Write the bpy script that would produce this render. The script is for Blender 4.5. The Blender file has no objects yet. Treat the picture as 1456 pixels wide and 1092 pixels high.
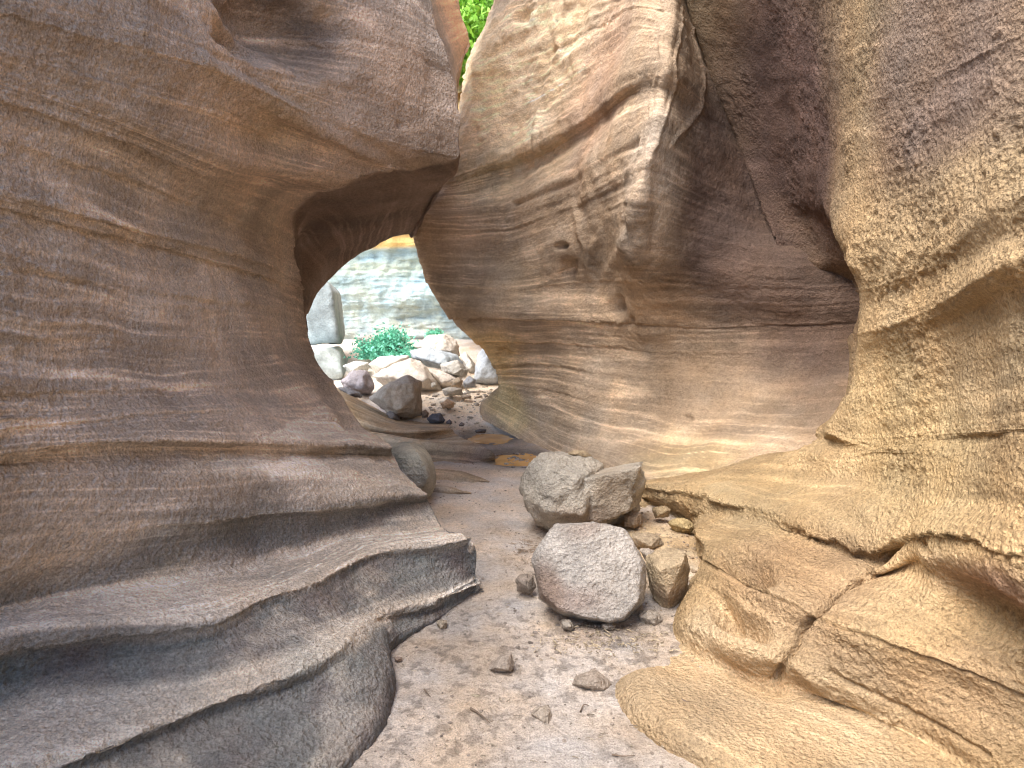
import bpy, bmesh, math, random
import numpy as np
from mathutils import Vector
rnd = random.Random(7)
npr = np.random.RandomState(11)
S = bpy.context.scene
COL = S.collection

# ------------------------------------------------------------------ camera
F = 1040.0; PITCH = math.radians(6.4); CAMZ = 1.6
FW = np.array([0, math.cos(PITCH), -math.sin(PITCH)])
UP = np.array([0, math.sin(PITCH), math.cos(PITCH)])
RT = np.array([1.0, 0, 0])
CAM = np.array([0, 0, CAMZ])
def ray(px, py):
    d = RT*(px-728)/F - UP*(py-546)/F + FW
    return d/d[1]
def at(px, py, Y): return CAM + ray(px, py)*Y          # point at forward distance Y
def atz(px, py, z):                                     # point at height z
    d = ray(px, py); return CAM + d*((z-CAMZ)/d[2])
def pt(t):
    if len(t) == 3: return at(*t)
    if t[2] is None: return atz(t[0], t[1], t[3])
    return np.array(t[1:], float)                       # ('w', x, y, z)

# ------------------------------------------------------------------ noise
_p = np.random.RandomState(3).permutation(256).astype(np.int32); _p = np.concatenate([_p, _p, _p])
_g = np.random.RandomState(4).normal(size=(256, 3)); _g /= np.linalg.norm(_g, axis=1)[:, None]
_g = _g.astype(np.float32); _gx, _gy, _gz = _g[:, 0].copy(), _g[:, 1].copy(), _g[:, 2].copy()
def perlin(p):
    p = np.asarray(p, np.float64); i0 = np.floor(p); f = (p-i0).astype(np.float32); i = i0.astype(np.int32) & 255
    u = f*f*f*(f*(f*6-15)+10); fx, fy, fz = f[..., 0], f[..., 1], f[..., 2]; ux, uy, uz = u[..., 0], u[..., 1], u[..., 2]
    ix, iy, iz = i[..., 0], i[..., 1], i[..., 2]
    def corner(ha, a, b, c):
        h = _p[ha+(iz+c)]
        return _gx[h]*(fx-a)+_gy[h]*(fy-b)+_gz[h]*(fz-c)
    out = []
    for a in (0, 1):
        pa = _p[ix+a]; r2 = []
        for b in (0, 1):
            ha = _p[pa+iy+b]
            c0 = corner(ha, a, b, 0); c1 = corner(ha, a, b, 1); r2.append(c0+(c1-c0)*uz)
        out.append(r2[0]+(r2[1]-r2[0])*uy)
    return (out[0]+(out[1]-out[0])*ux)*1.5
def fbm(p, sc=1.0, octs=4, gain=.5, off=0.0):
    p = np.asarray(p)*sc+off; a = 1; r = 0
    for k in range(octs):
        r = r+a*perlin(p+17.3*k); p = p*2.03; a *= gain
    return r
def sstep(a, b, x):
    t = np.clip((x-a)/(b-a), 0, 1); return t*t*(3-2*t)

# ------------------------------------------------------------------ interpolation
def pchip(t, y, q):
    t = np.asarray(t, float); y = np.asarray(y, float)
    h = np.diff(t); sh = (-1,)+(1,)*(y.ndim-1)
    d = np.diff(y, axis=0)/h.reshape(sh)
    m = np.zeros_like(y); m[0] = d[0]; m[-1] = d[-1]
    if len(t) > 2:
        w1 = (2*h[1:]+h[:-1]).reshape(sh); w2 = (h[1:]+2*h[:-1]).reshape(sh)
        same = d[1:]*d[:-1] > 0
        with np.errstate(all='ignore'):
            hm = (w1+w2)/(w1/np.where(same, d[:-1], 1)+w2/np.where(same, d[1:], 1))
        m[1:-1] = np.where(same, hm, 0)
    k = np.clip(np.searchsorted(t, q, side='right')-1, 0, len(t)-2)
    s = ((q-t[k])/h[k]).reshape(sh); hh = h[k].reshape(sh)
    return ((1+2*s)*(1-s)**2*y[k]+s*(1-s)**2*hh*m[k]+s*s*(3-2*s)*y[k+1]+s*s*(s-1)*hh*m[k+1])
def cmr(t, y, q):                                       # smooth (Catmull-Rom style) hermite with limited tangents
    t = np.asarray(t, float); y = np.asarray(y, float)
    h = np.diff(t); sh = (-1,)+(1,)*(y.ndim-1)
    d = np.diff(y, axis=0)/h.reshape(sh)
    m = np.zeros_like(y); m[0] = d[0]; m[-1] = d[-1]
    if len(t) > 2:
        h0 = h[:-1].reshape(sh); h1 = h[1:].reshape(sh)
        m[1:-1] = (h1*d[:-1]+h0*d[1:])/(h0+h1)
        lim = 2.0*np.minimum(np.abs(d[:-1]), np.abs(d[1:]))+.35*np.maximum(np.abs(d[:-1]), np.abs(d[1:]))
        m[1:-1] = np.clip(m[1:-1], -lim, lim)
    k = np.clip(np.searchsorted(t, q, side='right')-1, 0, len(t)-2)
    s = ((q-t[k])/h[k]).reshape(sh); hh = h[k].reshape(sh)
    return ((1+2*s)*(1-s)**2*y[k]+s*(1-s)**2*hh*m[k]+s*s*(3-2*s)*y[k+1]+s*s*(s-1)*hh*m[k+1])

def resample(pts, n, pw=None):
    Pw = np.array([pt(t) for t in pts])
    L = [0]
    for k in range(1, len(Pw)):
        a, b = Pw[k-1]-CAM, Pw[k]-CAM                   # denser where it shows larger: length over distance
        L.append(L[-1]+max(1e-3, np.linalg.norm(b-a)/(.5*(np.linalg.norm(a)+np.linalg.norm(b)))))
    L = np.array(L)
    return cmr(L/L[-1], Pw, np.linspace(0, 1, n))

def loft(rows, n, step=.0024, ext_l=None, ext_r=None, ext_up=None):
    """rows: list of list-of-segments (each a list of points); n: columns per segment. -> grid (nv, nu, 3), strata coordinate (nv,)"""
    G = []
    for r in rows:
        segs = [resample(s, m) for s, m in zip(r, n)]
        G.append(np.concatenate([segs[0]]+[s[1:] for s in segs[1:]]))
    G = np.array(G)
    if ext_l is not None:
        e = [G[:, :1]+np.array(ext_l)*k for k in (1, .75, .5, .3, .15, .05)]
        G = np.concatenate(e+[G], 1)
    if ext_r is not None:
        e = [G[:, -1:]+np.array(ext_r)*k for k in (.05, .15, .3, .5, .75, 1)]
        G = np.concatenate([G]+e, 1)
    if ext_up is not None:
        G = np.concatenate([G[:1]+np.array(ext_up), G], 0)
    D = np.linalg.norm(np.diff(G, axis=0), axis=2)
    dist = np.linalg.norm(.5*(G[1:]+G[:-1])-CAM, axis=2)
    t = np.concatenate([[0], np.cumsum(np.median(D, axis=1)+1e-3)])
    cnt = np.maximum(2, (np.percentile(D/dist, 80, axis=1)/step).astype(int))
    if ext_up is not None: cnt[0] = 14
    q = np.concatenate([np.linspace(t[k], t[k+1], cnt[k], endpoint=False) for k in range(len(t)-1)]+[[t[-1]]])
    return cmr(t, G, q), q, t

def normals(G):
    du = np.gradient(G, axis=1); dv = np.gradient(G, axis=0)
    n = np.cross(du, dv); l = np.linalg.norm(n, axis=2, keepdims=True)
    return n/np.maximum(l, 1e-9)

# ------------------------------------------------------------------ objects
def link(name, me, mat=None, parent=None):
    o = bpy.data.objects.new(name, me); COL.objects.link(o)
    if mat is not None: me.materials.append(mat)
    if parent is not None: o.parent = parent
    return o
def tag(o, label=None, cat=None, group=None, kind=None):
    for k, v in (('label', label), ('category', cat), ('group', group), ('kind', kind)):
        if v: o[k] = v
    return o
def mesh_np(name, V, faces, smooth=True):
    """faces: (n,3|4) int array"""
    me = bpy.data.meshes.new(name); V = np.asarray(V, np.float32).reshape(-1, 3); faces = np.asarray(faces, np.int32)
    k = faces.shape[1]; nf = len(faces)
    me.vertices.add(len(V)); me.vertices.foreach_set('co', V.ravel())
    me.loops.add(nf*k); me.loops.foreach_set('vertex_index', faces.ravel())
    me.polygons.add(nf); me.polygons.foreach_set('loop_start', np.arange(0, nf*k, k, dtype=np.int32))
    me.polygons.foreach_set('use_smooth', np.full(nf, smooth))
    me.update(calc_edges=True); me.validate()
    return me
def attr_f(me, name, a):
    at_ = me.attributes.new(name, 'FLOAT', 'POINT'); at_.data.foreach_set('value', np.asarray(a, np.float32).ravel())
def attr_c(me, name, c):
    c = np.asarray(c, np.float32).reshape(-1, 3); c = np.concatenate([c, np.ones((len(c), 1), np.float32)], 1)
    at_ = me.attributes.new(name, 'FLOAT_COLOR', 'POINT'); at_.data.foreach_set('color', c.ravel())
def grid_faces(nv, nu, flip=False):
    i = np.arange(nv*nu).reshape(nv, nu)
    f = np.stack([i[:-1, :-1], i[1:, :-1], i[1:, 1:], i[:-1, 1:]], -1).reshape(-1, 4)
    return f[:, ::-1] if flip else f

def paint(Pn, base, blobs, seed=0.0, warp=.25):
    """albedo per point: base colour, then soft patches of mineral tint or painted shade and glow (centre, radius, colour, strength)"""
    c = np.empty(Pn.shape); c[:] = base
    w = np.stack([fbm(Pn, 1.1, 3, off=seed+k*9) for k in range(3)], -1)*warp
    Q = Pn+w
    for cen, rad, colr, st in blobs:
        d = np.linalg.norm((Q-np.asarray(cen))/np.asarray(rad), axis=-1)
        a = (1-sstep(.35, 1.15, d))[..., None]*st
        c = c*(1-a)+np.array(colr)*a
    return c

SAT = .92
def weather(c, Pn, S2, seed, band=.5, con=1.0, lines=0., hue=1.0):
    """mineral variation in the albedo: large blotches, strata bands, warm and cool drift"""
    l = fbm(Pn, 1.7, 4, .55, off=seed); f = 1+.30*con*l
    if band:
        q = np.stack([Pn[..., 0]*.5, Pn[..., 1]*.5, S2*11+.5*l], -1)
        f = f*(1+band*fbm(q, 1, 3, .7, off=seed))
    if lines:
        ln = 0
        for fq, am in ((4.0, 1.0), (9.0, .8), (21.0, .75)):
            v = perlin(np.stack([Pn[..., 0]*.25+seed, Pn[..., 1]*.25, S2*fq], -1))
            ln = ln+am*((1-np.abs(v)*7.0).clip(0, 1)**2-.12)
        f = f*(1+lines*ln*(.4+.8*sstep(-.2, .4, fbm(Pn, 1.0, 2, off=seed+50))))
    h = hue*fbm(Pn, 2.6, 3, .6, off=seed+30)
    w = np.stack([1-.10*h, 1+.0*h, 1+.14*h], -1)
    c = c*f[..., None]*w; g = c.mean(-1, keepdims=True)
    return np.clip((g+(c-g)*SAT)*1.25, .015, .9)
def seg_dist(Pn, line):
    sh = Pn.shape[:-1]; Q = Pn.reshape(-1, 3); L_ = np.asarray(line)
    lo, hi = L_.min(0)-.35, L_.max(0)+.35
    idx = np.where(np.all((Q > lo) & (Q < hi), axis=1))[0]; best = np.full(len(Q), 9.0); q = Q[idx]; b_ = np.full(len(idx), 9.0)
    for a, b in zip(L_[:-1], L_[1:]):
        ab = b-a; n2 = ab@ab
        if n2 < 1e-10: continue
        t = np.clip(((q-a)@ab)/n2, 0, 1)
        b_ = np.minimum(b_, np.linalg.norm(q-(a+t[:, None]*ab), axis=1))
    best[idx] = b_; return best.reshape(sh)

def strata_noise(s, p, f, seed):
    q = np.stack([p[..., 0]*.35, p[..., 1]*.35, s*f], -1)
    return perlin(q+seed)

# ------------------------------------------------------------------ materials
def nodes(m): m.use_nodes = True; return m.node_tree.nodes, m.node_tree.links
def rock_mat(name, grain=1.0, fine=90, coarse=22, strata=1.0, rough=.95, bump=.012, contrast=1.0, speck=.0, pits=.0, veins=0.):
    m = bpy.data.materials.new(name); N, L = nodes(m); N.clear()
    def n(t, **k):
        x = N.new(t)
        for a, v in k.items(): setattr(x, a, v)
        return x
    def math_(op, a, b=None, c=None):
        x = n('ShaderNodeMath', operation=op)
        for i, v in enumerate((a, b, c)):
            if v is None: continue
            if isinstance(v, (int, float)): x.inputs[i].default_value = v
            else: L.new(v, x.inputs[i])
        return x.outputs[0]
    tc = n('ShaderNodeTexCoord').outputs['Object']
    base = n('ShaderNodeAttribute', attribute_name='tint').outputs['Color']
    st = n('ShaderNodeAttribute', attribute_name='strata').outputs['Fac']
    def noise(sc, det=4, ro=.55, vec=tc, dist=0):
        x = n('ShaderNodeTexNoise'); x.inputs['Scale'].default_value = sc; x.inputs['Detail'].default_value = det
        x.inputs['Roughness'].default_value = ro; x.inputs['Distortion'].default_value = dist
        L.new(vec, x.inputs['Vector']); return x.outputs['Fac']
    n_f = noise(fine, 3, .75); n_c = noise(coarse, 3, .65)
    sx = n('ShaderNodeSeparateXYZ'); L.new(tc, sx.inputs[0])
    comb2 = n('ShaderNodeCombineXYZ')
    L.new(sx.outputs[0], comb2.inputs[0]); L.new(sx.outputs[1], comb2.inputs[1])
    L.new(math_('MULTIPLY', math_('ADD', st, math_('MULTIPLY', n_c, .006)), 55.0), comb2.inputs[2])
    lam = noise(1.0, 2, .6, comb2.outputs[0]) if strata else None
    # brightness factor
    f = math_('ADD', 1.0, math_('MULTIPLY', math_('SUBTRACT', n_f, .5), 1.3*grain))
    f = math_('MULTIPLY', f, math_('ADD', 1.0, math_('MULTIPLY', math_('SUBTRACT', n_c, .5), .6*grain)))
    if strata: f = math_('MULTIPLY', f, math_('ADD', 1.0, math_('MULTIPLY', math_('SUBTRACT', lam, .5), .45*strata)))
    if speck:
        v = n('ShaderNodeTexVoronoi'); v.inputs['Scale'].default_value = 60; L.new(tc, v.inputs['Vector'])
        r = n('ShaderNodeMapRange'); L.new(v.outputs['Distance'], r.inputs[0])
        r.inputs[1].default_value = .08; r.inputs[2].default_value = .2; r.inputs[3].default_value = 1; r.inputs[4].default_value = 0
        k = math_('MULTIPLY', r.outputs[0], math_('GREATER_THAN', n_c, .5))
        f = math_('MULTIPLY', f, math_('SUBTRACT', 1.0, math_('MULTIPLY', k, speck)))
    mul = n('ShaderNodeVectorMath', operation='SCALE'); L.new(base, mul.inputs[0]); L.new(f, mul.inputs['Scale'])
    b = n('ShaderNodeBsdfPrincipled'); b.inputs['Roughness'].default_value = rough
    b.inputs['Specular IOR Level'].default_value = .15
    L.new(mul.outputs[0], b.inputs['Base Color'])
    hgt = math_('ADD', math_('MULTIPLY', n_f, .55), math_('MULTIPLY', n_c, 1.25))
    if strata: hgt = math_('ADD', hgt, math_('MULTIPLY', lam, .35*strata))
    if pits:
        v = n('ShaderNodeTexVoronoi', feature='F1'); v.inputs['Scale'].default_value = 55; L.new(tc, v.inputs['Vector'])
        hgt = math_('ADD', hgt, math_('MULTIPLY', v.outputs['Distance'], pits))
    bp = n('ShaderNodeBump'); bp.inputs['Strength'].default_value = 1.0; bp.inputs['Distance'].default_value = bump
    L.new(hgt, bp.inputs['Height']); L.new(bp.outputs[0], b.inputs['Normal'])
    o = n('ShaderNodeOutputMaterial'); L.new(b.outputs[0], o.inputs[0])
    return m

M_WALL = rock_mat('sandstone', grain=1.5, fine=120, coarse=40, strata=.15, bump=.034, pits=.5)
M_WALLR = rock_mat('sandstone_grainy', grain=1.2, fine=130, coarse=44, strata=0, bump=.028, pits=.6)
M_MID = rock_mat('sandstone_smooth', grain=1.1, fine=80, coarse=26, strata=.5, bump=.022)
M_FAR = rock_mat('pale_strata', grain=.6, fine=30, coarse=8, strata=1.0, bump=.035)
M_SAND = rock_mat('sand', grain=1.3, fine=140, coarse=34, strata=0, bump=.018, speck=.5)
M_STONE = rock_mat('boulder_stone', grain=1.1, fine=130, coarse=30, strata=0, bump=.022, pits=.5)
M_FSTONE = rock_mat('far_stone', grain=.7, fine=40, coarse=9, strata=0, bump=.02)

def simple(name, col, rough=.8, spec=.3, var=.4, sc=20, trans=0):
    m = bpy.data.materials.new(name); N, L = nodes(m); b = N['Principled BSDF']
    t = N.new('ShaderNodeTexNoise'); t.inputs['Scale'].default_value = sc; t.inputs['Detail'].default_value = 4
    tc = N.new('ShaderNodeTexCoord'); L.new(tc.outputs['Object'], t.inputs[0])
    r = N.new('ShaderNodeValToRGB'); r.color_ramp.elements[0].position = .3; r.color_ramp.elements[1].position = .7
    r.color_ramp.elements[0].color = (*[c*(1-var) for c in col], 1); r.color_ramp.elements[1].color = (*[min(1, c*(1+var)) for c in col], 1)
    L.new(t.outputs['Fac'], r.inputs[0]); L.new(r.outputs[0], b.inputs['Base Color'])
    b.inputs['Roughness'].default_value = rough; b.inputs['Specular IOR Level'].default_value = spec
    return m
M_WATER = simple('muddy_water', (.50, .27, .09), .03, .5, .25, 5)
M_TEAL = simple('teal_leaves', (.16, .52, .36), .6, .3, .5, 9)
M_LIME = simple('lime_leaves', (.20, .42, .05), .6, .3, .5, 3)
M_BARK = simple('bark', (.12, .09, .06), .9, .1, .3, 20)
M_STRAW = simple('dry_straw', (.42, .34, .23), .8, .2, .5, 30)
M_TWIG = simple('dry_twig', (.16, .12, .09), .85, .2, .4, 30)

# ================================================================== LEFT WALL
def gen_back(E, drop=0.0):
    E = pt(E)
    dx, dy = (.80, .60) if drop else (.39, .92)
    return [('w', *E)]+[('w', E[0]-dx*k, E[1]+dy*k, E[2]-max(0, drop-.01)*k) for k in (.12, .4, 1.0, 2.2)]
def plan(pts, A, B):
    """give each (px,py) the forward distance where its ray meets the vertical plan line A-(M)-B"""
    out = []
    for q in pts:
        if len(q) > 2: out.append(q); continue
        r = ray(*q)[0]
        if B and len(B) == 3: segs = ((A, B[2]), (B[2], B[:2]))
        else: segs = ((A, B),)
        for n_, ((x1, y1), (x2, y2)) in enumerate(segs):
            k = (x2-x1)/(y2-y1); yy = (x1-k*y1)/(r-k)
            if yy <= y2 or n_ == len(segs)-1: break
        out.append((q[0], q[1], yy))
    return out
def rowL(front, A, B, back=None, drop=0):
    f = plan(front, A, B); e = f[-1]
    if back is None: b = gen_back(e, drop)
    else: b = [e]+back
    return [f, b]
WB = (-1.74, 2.4)
Lr = [
 rowL([(-250,-620),(0,-520),(300,-430),(500,-400),(600,-380)], WB, (-.9, 6.0), [(596,-380,6.8),(625,-380,7.8),(640,-380,8.4),(600,-380,10)]),
 rowL([(-250,-380),(0,-260),(300,-140),(500,-60),(612,0)], WB, (-.62, 5.8, (-1.5, 4.3)), [(606,0,6.6),(628,0,7.4),(648,2,8.0),(630,0,10)]),
 rowL([(-250,-290),(0,-150),(200,-60),(350,0),(500,50),(600,82),(645,102)], WB, (-.45, 5.7, (-1.45, 4.3)), [(640,100,6.5),(650,85,7.4),(665,66,8.0),(640,66,10)]),
 rowL([(-250,-160),(0,-40),(150,20),(290,75),(430,125),(560,165),(640,190),(655,195)], WB, (-.38, 5.6, (-1.42, 4.4)), [(650,195,6.2),(643,160,7.2),(650,110,8),(620,110,10)]),
 rowL([(-250,-70),(0,20),(150,60),(290,100),(430,160),(560,205),(630,222),(653,226)], WB, (-.38, 5.6, (-1.42, 4.4)), [(651,242,6.0),(632,266,6.5),(608,293,7.3),(592,322,8.2),(585,320,9.5)]),
 rowL([(-250,-30),(0,50),(150,95),(290,135),(430,185),(530,225),(600,237)], WB, (-.68, 5.45, (-1.45, 4.5)), [(622,248,5.9),(618,272,6.6),(602,305,7.5),(585,330,8.3),(578,320,9.5)]),
 rowL([(-250,0),(0,75),(150,120),(290,160),(400,200),(500,232),(556,241)], WB, (-.87, 5.25, (-1.48, 4.55)), [(580,256,5.9),(585,282,6.7),(575,312,7.6),(560,337,8.3),(553,325,9.5)]),
 rowL([(-250,30),(0,108),(150,160),(290,215),(400,248),(487,267)], WB, (-1.18, 5.1, (-1.5, 4.6)), [(515,278,6.1),(528,305,6.9),(525,335,7.7),(512,360,8.3),(500,345,9.5)]),
 rowL([(-250,70),(0,142),(100,175),(200,212),(300,253),(380,286),(420,303)], WB, (-1.66, 5.6, (-1.62,4.6)), [(440,303,6.3),(470,335,7.2),(482,362,7.8),(480,386,8.3),(465,370,9.5)]),
 rowL([(-250,120),(0,200),(100,228),(200,262),(330,312),(413,350)], WB, (-1.76, 5.95), [(412,345,6.5),(430,358,7.2),(452,388,7.8),(457,408,8.2),(445,400,9.5)]),
 rowL([(-250,225),(0,282),(100,303),(250,343),(370,376),(423,398)], WB, (-1.74, 6.0), [(418,400,6.6),(428,412,7.2),(438,428,7.8),(441,440,8.2),(425,440,9.5)]),
 rowL([(-250,245),(0,297),(100,320),(250,358),(370,392),(427,412)], (-1.76,2.4), (-1.76, 6.0), [(420,414,6.6),(428,424,7.2),(436,436,7.8),(439,446,8.2),(425,450,9.5)]),
 rowL([(-250,340),(0,380),(200,412),(350,435),(435,450)], WB, (-1.68, 5.95), [(428,450,6.6),(424,455,7.5),(418,455,8.2),(400,455,9.5)]),
 rowL([(-250,450),(0,470),(200,485),(380,496),(450,500)], WB, (-1.58, 5.9)),
 rowL([(-250,570),(0,560),(200,556),(400,548),(478,546)], (-1.72,2.4), (-1.36, 5.75)),
 rowL([(-250,640),(0,612),(200,594),(400,592),(514,604)], (-1.69,2.4), (-1.13, 5.5)),
 rowL([(-250,690),(0,643),(150,630),(300,629),(450,636),(556,640)], (-1.66,2.4), (-.86, 5.25)),
 rowL([(-250,702),(0,652),(150,639),(300,638),(450,645),(560,648)], (-1.70,2.4), (-.88, 5.3)),
 rowL([(-250,760),(0,700),(250,688),(400,678),(590,688)], (-1.66,2.4), (-.67, 5.05), drop=.01),
 rowL([(-250,850),(0,765),(200,752),(350,738),(450,728),(530,714),(604,706)], (-1.66,2.4), (-.56, 4.8), drop=.01),
 rowL([(-250,870),(0,785),(200,768),(350,750),(440,736),(530,720),(607,712)], (-1.68,2.4), (-.57, 4.83), drop=.15),
 rowL([(-250,960,None,.60),(0,850,None,.585),(200,820,None,.51),(330,803,None,.43),(420,778,None,.365),(520,757,None,.275),(622,743,None,.18)], None, None, drop=1.4),
 rowL([(-250,1060,None,.48),(0,926,None,.47),(150,905,None,.44),(310,888,None,.40),(372,855,None,.385),(445,832,None,.35),(475,815,None,.33),(540,788,None,.30),(610,780,None,.28),(672,769,None,.28)], None, None, drop=1.4),
 rowL([(-250,1080,None,.45),(0,936,None,.44),(150,915,None,.41),(312,898,None,.37),(376,864,None,.355),(448,842,None,.32),(478,824,None,.30),(541,797,None,.27),(612,787,None,.25),(677,775,None,.25)], None, None, drop=1.4),
 rowL([(-250,1190,None,.30),(0,1022,None,.28),(200,985,None,.27),(330,962,None,.26),(400,945,None,.25),(460,915,None,.23),(505,885,None,.16),(560,868,None,.12),(620,850,None,.09),(683,820,None,.07)], None, None, drop=1.4),
 rowL([(-250,1300,None,.24),(0,1118,None,.23),(100,1084,None,.23),(220,1038,None,.22),(320,998,None,.22),(420,962,None,.22),(490,920,None,.21),(517,892,None,.15),(560,874,None,.10),(620,855,None,.09),(684,825,None,.07)], None, None, drop=1.4),
 rowL([(-250,1320,None,.21),(0,1130,None,.20),(100,1094,None,.20),(220,1047,None,.19),(320,1007,None,.19),(420,971,None,.19),(500,930,None,.18),(527,903,None,.13),(562,881,None,.08),(622,861,None,.06),(684,831,None,.04)], None, None, drop=1.4),
 rowL([(-250,1480,None,.03),(0,1330,None,.03),(250,1220,None,.03),(420,1130,None,.03),(490,1070,None,.03),(535,1010,None,.04),(549,965,None,.04),(546,925,None,.03),(575,905,None,.01),(625,880,None,.0),(684,838,None,.0)], None, None, drop=1.4),
 rowL([(-250,1520,None,-.12),(0,1360,None,-.12),(250,1240,None,-.12),(420,1150,None,-.12),(490,1090,None,-.12),(538,1030,None,-.12),(553,980,None,-.12),(550,935,None,-.12),(580,910,None,-.12),(630,885,None,-.12),(690,842,None,-.12)], None, None),
]
G, s, tk = loft(Lr, (430, 170), ext_l=(-.1, -6, 0), ext_up=(-1.5, 0, .6))
def projector(G):
    """nearest surface point seen at a pixel of the photograph"""
    d = G-CAM; dp = d@FW; ok = dp > .3
    X_ = np.where(ok, 728+F*d[..., 0]/np.where(ok, dp, 1), 1e6); Y_ = np.where(ok, 546-F*(d@UP)/np.where(ok, dp, 1), 1e6)
    def on(px, py):
        q = (X_-px)**2+(Y_-py)**2; near = q < max(25, q.min()*1.5)
        w = np.where(near, dp+q*.002, 1e9); return G.reshape(-1, 3)[w.argmin()]
    return on
def trace(on, pts, jit=2.5, step=7):
    """surface points along a line on the rock, wandering a little"""
    r = random.Random(int(pts[0][0]*7+pts[0][1])); out = []; w = 0
    for (x0, y0), (x1, y1) in zip(pts[:-1], pts[1:]):
        n = max(1, int(math.hypot(x1-x0, y1-y0)/step))
        for k in range(n):
            w = .75*w+r.uniform(-jit, jit); out.append(on(x0+(x1-x0)*k/n+w, y0+(y1-y0)*k/n+w*.6))
    return out+[on(*pts[-1])]
def ledges(G, s, tk, lst, seed):
    """drip ledges along chosen strata rows: (row, height, reach above, undercut below)"""
    wob = .016*fbm(G, 2.2, 3, off=seed)+.010*fbm(G, 14, 3, .65, off=seed+4)
    md = .65+.7*np.clip(fbm(G, 1.3, 2, off=seed+8)+.35, -.4, 1.2)
    d = 0; hi = 0
    for k, h, w1, w2, *mk in lst:
        x = s[:, None]-tk[k]+wob
        up = np.exp(np.minimum(0, x)/w1)*(x < 0); dn = np.exp(-np.maximum(0, x)/w2)*(x >= 0)
        if mk:
            um = np.linspace(0, 1, G.shape[1])[None, :]; h = h*sstep(mk[0]-.08, mk[0]+.08, um)*np.ones_like(md)
        d = d+md*h*(up-.55*dn); hi = hi+np.clip(md, 0, 2)*np.minimum(1, h/.02)*np.exp(-((x+.006)/.010)**2)
    return d, hi
def dents(G, N, lst):
    d = np.zeros(G.shape[:2]); W_ = np.stack([fbm(G, 6, 2, off=140+k*3) for k in range(3)], -1)
    for cen, rad, dep in lst:
        rad = np.asarray(rad); q = np.linalg.norm((G+W_*min(.05, rad.min()*.3)-np.asarray(cen))/rad, axis=-1)
        d -= dep*(1-sstep(.1, 1.0, q))
    return d
def strata_disp(G, s, amp, seed, fine=1.0):
    S2 = np.broadcast_to(s[:, None], G.shape[:2])+.06*fbm(G, .7, 3, off=seed)
    m1 = .55+.9*sstep(-.2, .5, fbm(G, .8, 2, off=seed+5))
    a = strata_noise(S2, G, 3.3, seed); b = strata_noise(S2, G, 8.5, seed+3); c = strata_noise(S2, G, 21, seed+7)
    ridge = (1-np.abs(strata_noise(S2, G, 6.0, seed+11))*2.4).clip(0, 1)**6
    return amp*(1.0*a+.5*b*m1+.36*c*m1*fine)+amp*.55*ridge*m1, S2
N_ = normals(G)
if np.mean(N_[300:600, 200:400, 0]) < 0: N_ = -N_
on = projector(G)
d, S2 = strata_disp(G, s, .013, 2.0)
zz = G[..., 2]
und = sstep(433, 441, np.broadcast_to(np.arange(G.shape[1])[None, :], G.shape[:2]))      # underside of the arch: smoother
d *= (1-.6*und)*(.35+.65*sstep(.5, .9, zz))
d += .045*fbm(G, .9, 3, off=7)+.010*fbm(G, 6, 3, off=9)
d += .0055*fbm(G, 24, 3, .6, off=4)*(1-.5*und)
nr = len(tk)
LED = [(9, .012, .07, .02), (10, .009, .05, .02), (11, .012, .06, .02), (12, .018, .07, .03), (13, .008, .05, .02), (15, .008, .06, .02), (16, .009, .05, .02), (17, .024, .10, .03), (20, .012, .05, .03, .30), (23, .012, .045, .03), (26, .012, .045, .03), (5, .006, .06, .02), (3, .006, .08, .03)]
dl, hiL = ledges(G, s, tk, LED, 60.)
d += dl*(1-und)
d += dents(G, N_, [(on(405, 30), (.50, .8, .34), .32), (on(340, 62), (.26, .35, .11), .14), (on(573, 178), (.05,.06,.04), .03), (on(500, 600), (.3,.4,.1), .03)])
d -= .10*np.exp(-(seg_dist(G, [at(150, -40, 3.0), at(290, 60, 3.5), at(430, 150, 4.05), at(545, 228, 4.75)])/.10)**2)*0
lip = seg_dist(G, trace(on, [(285, 84), (360, 128), (430, 170), (500, 208), (553, 236)], .8, 12))
d += .035*np.exp(-(lip/.045)**2)-.015*np.exp(-(seg_dist(G, trace(on, [(300, 78), (370, 118), (440, 158), (510, 196), (565, 228)], .8, 12))/.03)**2)
G = G+N_*d[..., None]
bl = [
 (at(500, 100, 4.6), (1.2, 2.2, 1.1), (.31, .185, .115), .8),
 (at(420, 130, 4.2), (.5, .7, .25), (.40, .25, .13), .6),
 (at(120, 120, 2.6), (.7, .8, .5), (.26, .175, .125), .6),
 (at(500, 330, 7.0), (.9, 1.6, .7), (.17, .085, .06), .9),  # shade below the overhang, painted as a darker patch
 (at(640, 40, 7.8), (.3, .9, 1.2), (.52, .27, .10), .9),
 (at(150, 480, 2.9), (.8, 1.5, .5), (.30, .225, .185), .7),
 (at(420, 570, 4.6), (.5, 1.2, .25), (.34, .24, .17), .6),
 (atz(300, 790, .6), (.6, .35, .12), (.40, .30, .18), .6),
 (atz(150, 970, .35), (1.2, .8, .14), (.17, .165, .175), .7),
 (atz(600, 810, .15), (.5, .6, .2), (.20, .185, .18), .6),
 (atz(430, 1050, .08), (.5, .5, .14), (.13, .165, .17), .8),
 (atz(540, 960, .08), (.3, .5, .2), (.20, .18, .165), .5),
 (atz(120, 1060, .25), (.6, .25, .1), (.48, .41, .28), .6),
 (atz(540, 740, .3), (.3, .4, .1), (.20, .19, .19), .5),
]
bl.append((on(405, 32), (.42, .55, .24), (.13, .085, .07), .85))  # shading of the scooped hollow painted into the tint
tint = paint(G, (.30, .225, .185), bl, 1.0)
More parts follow.
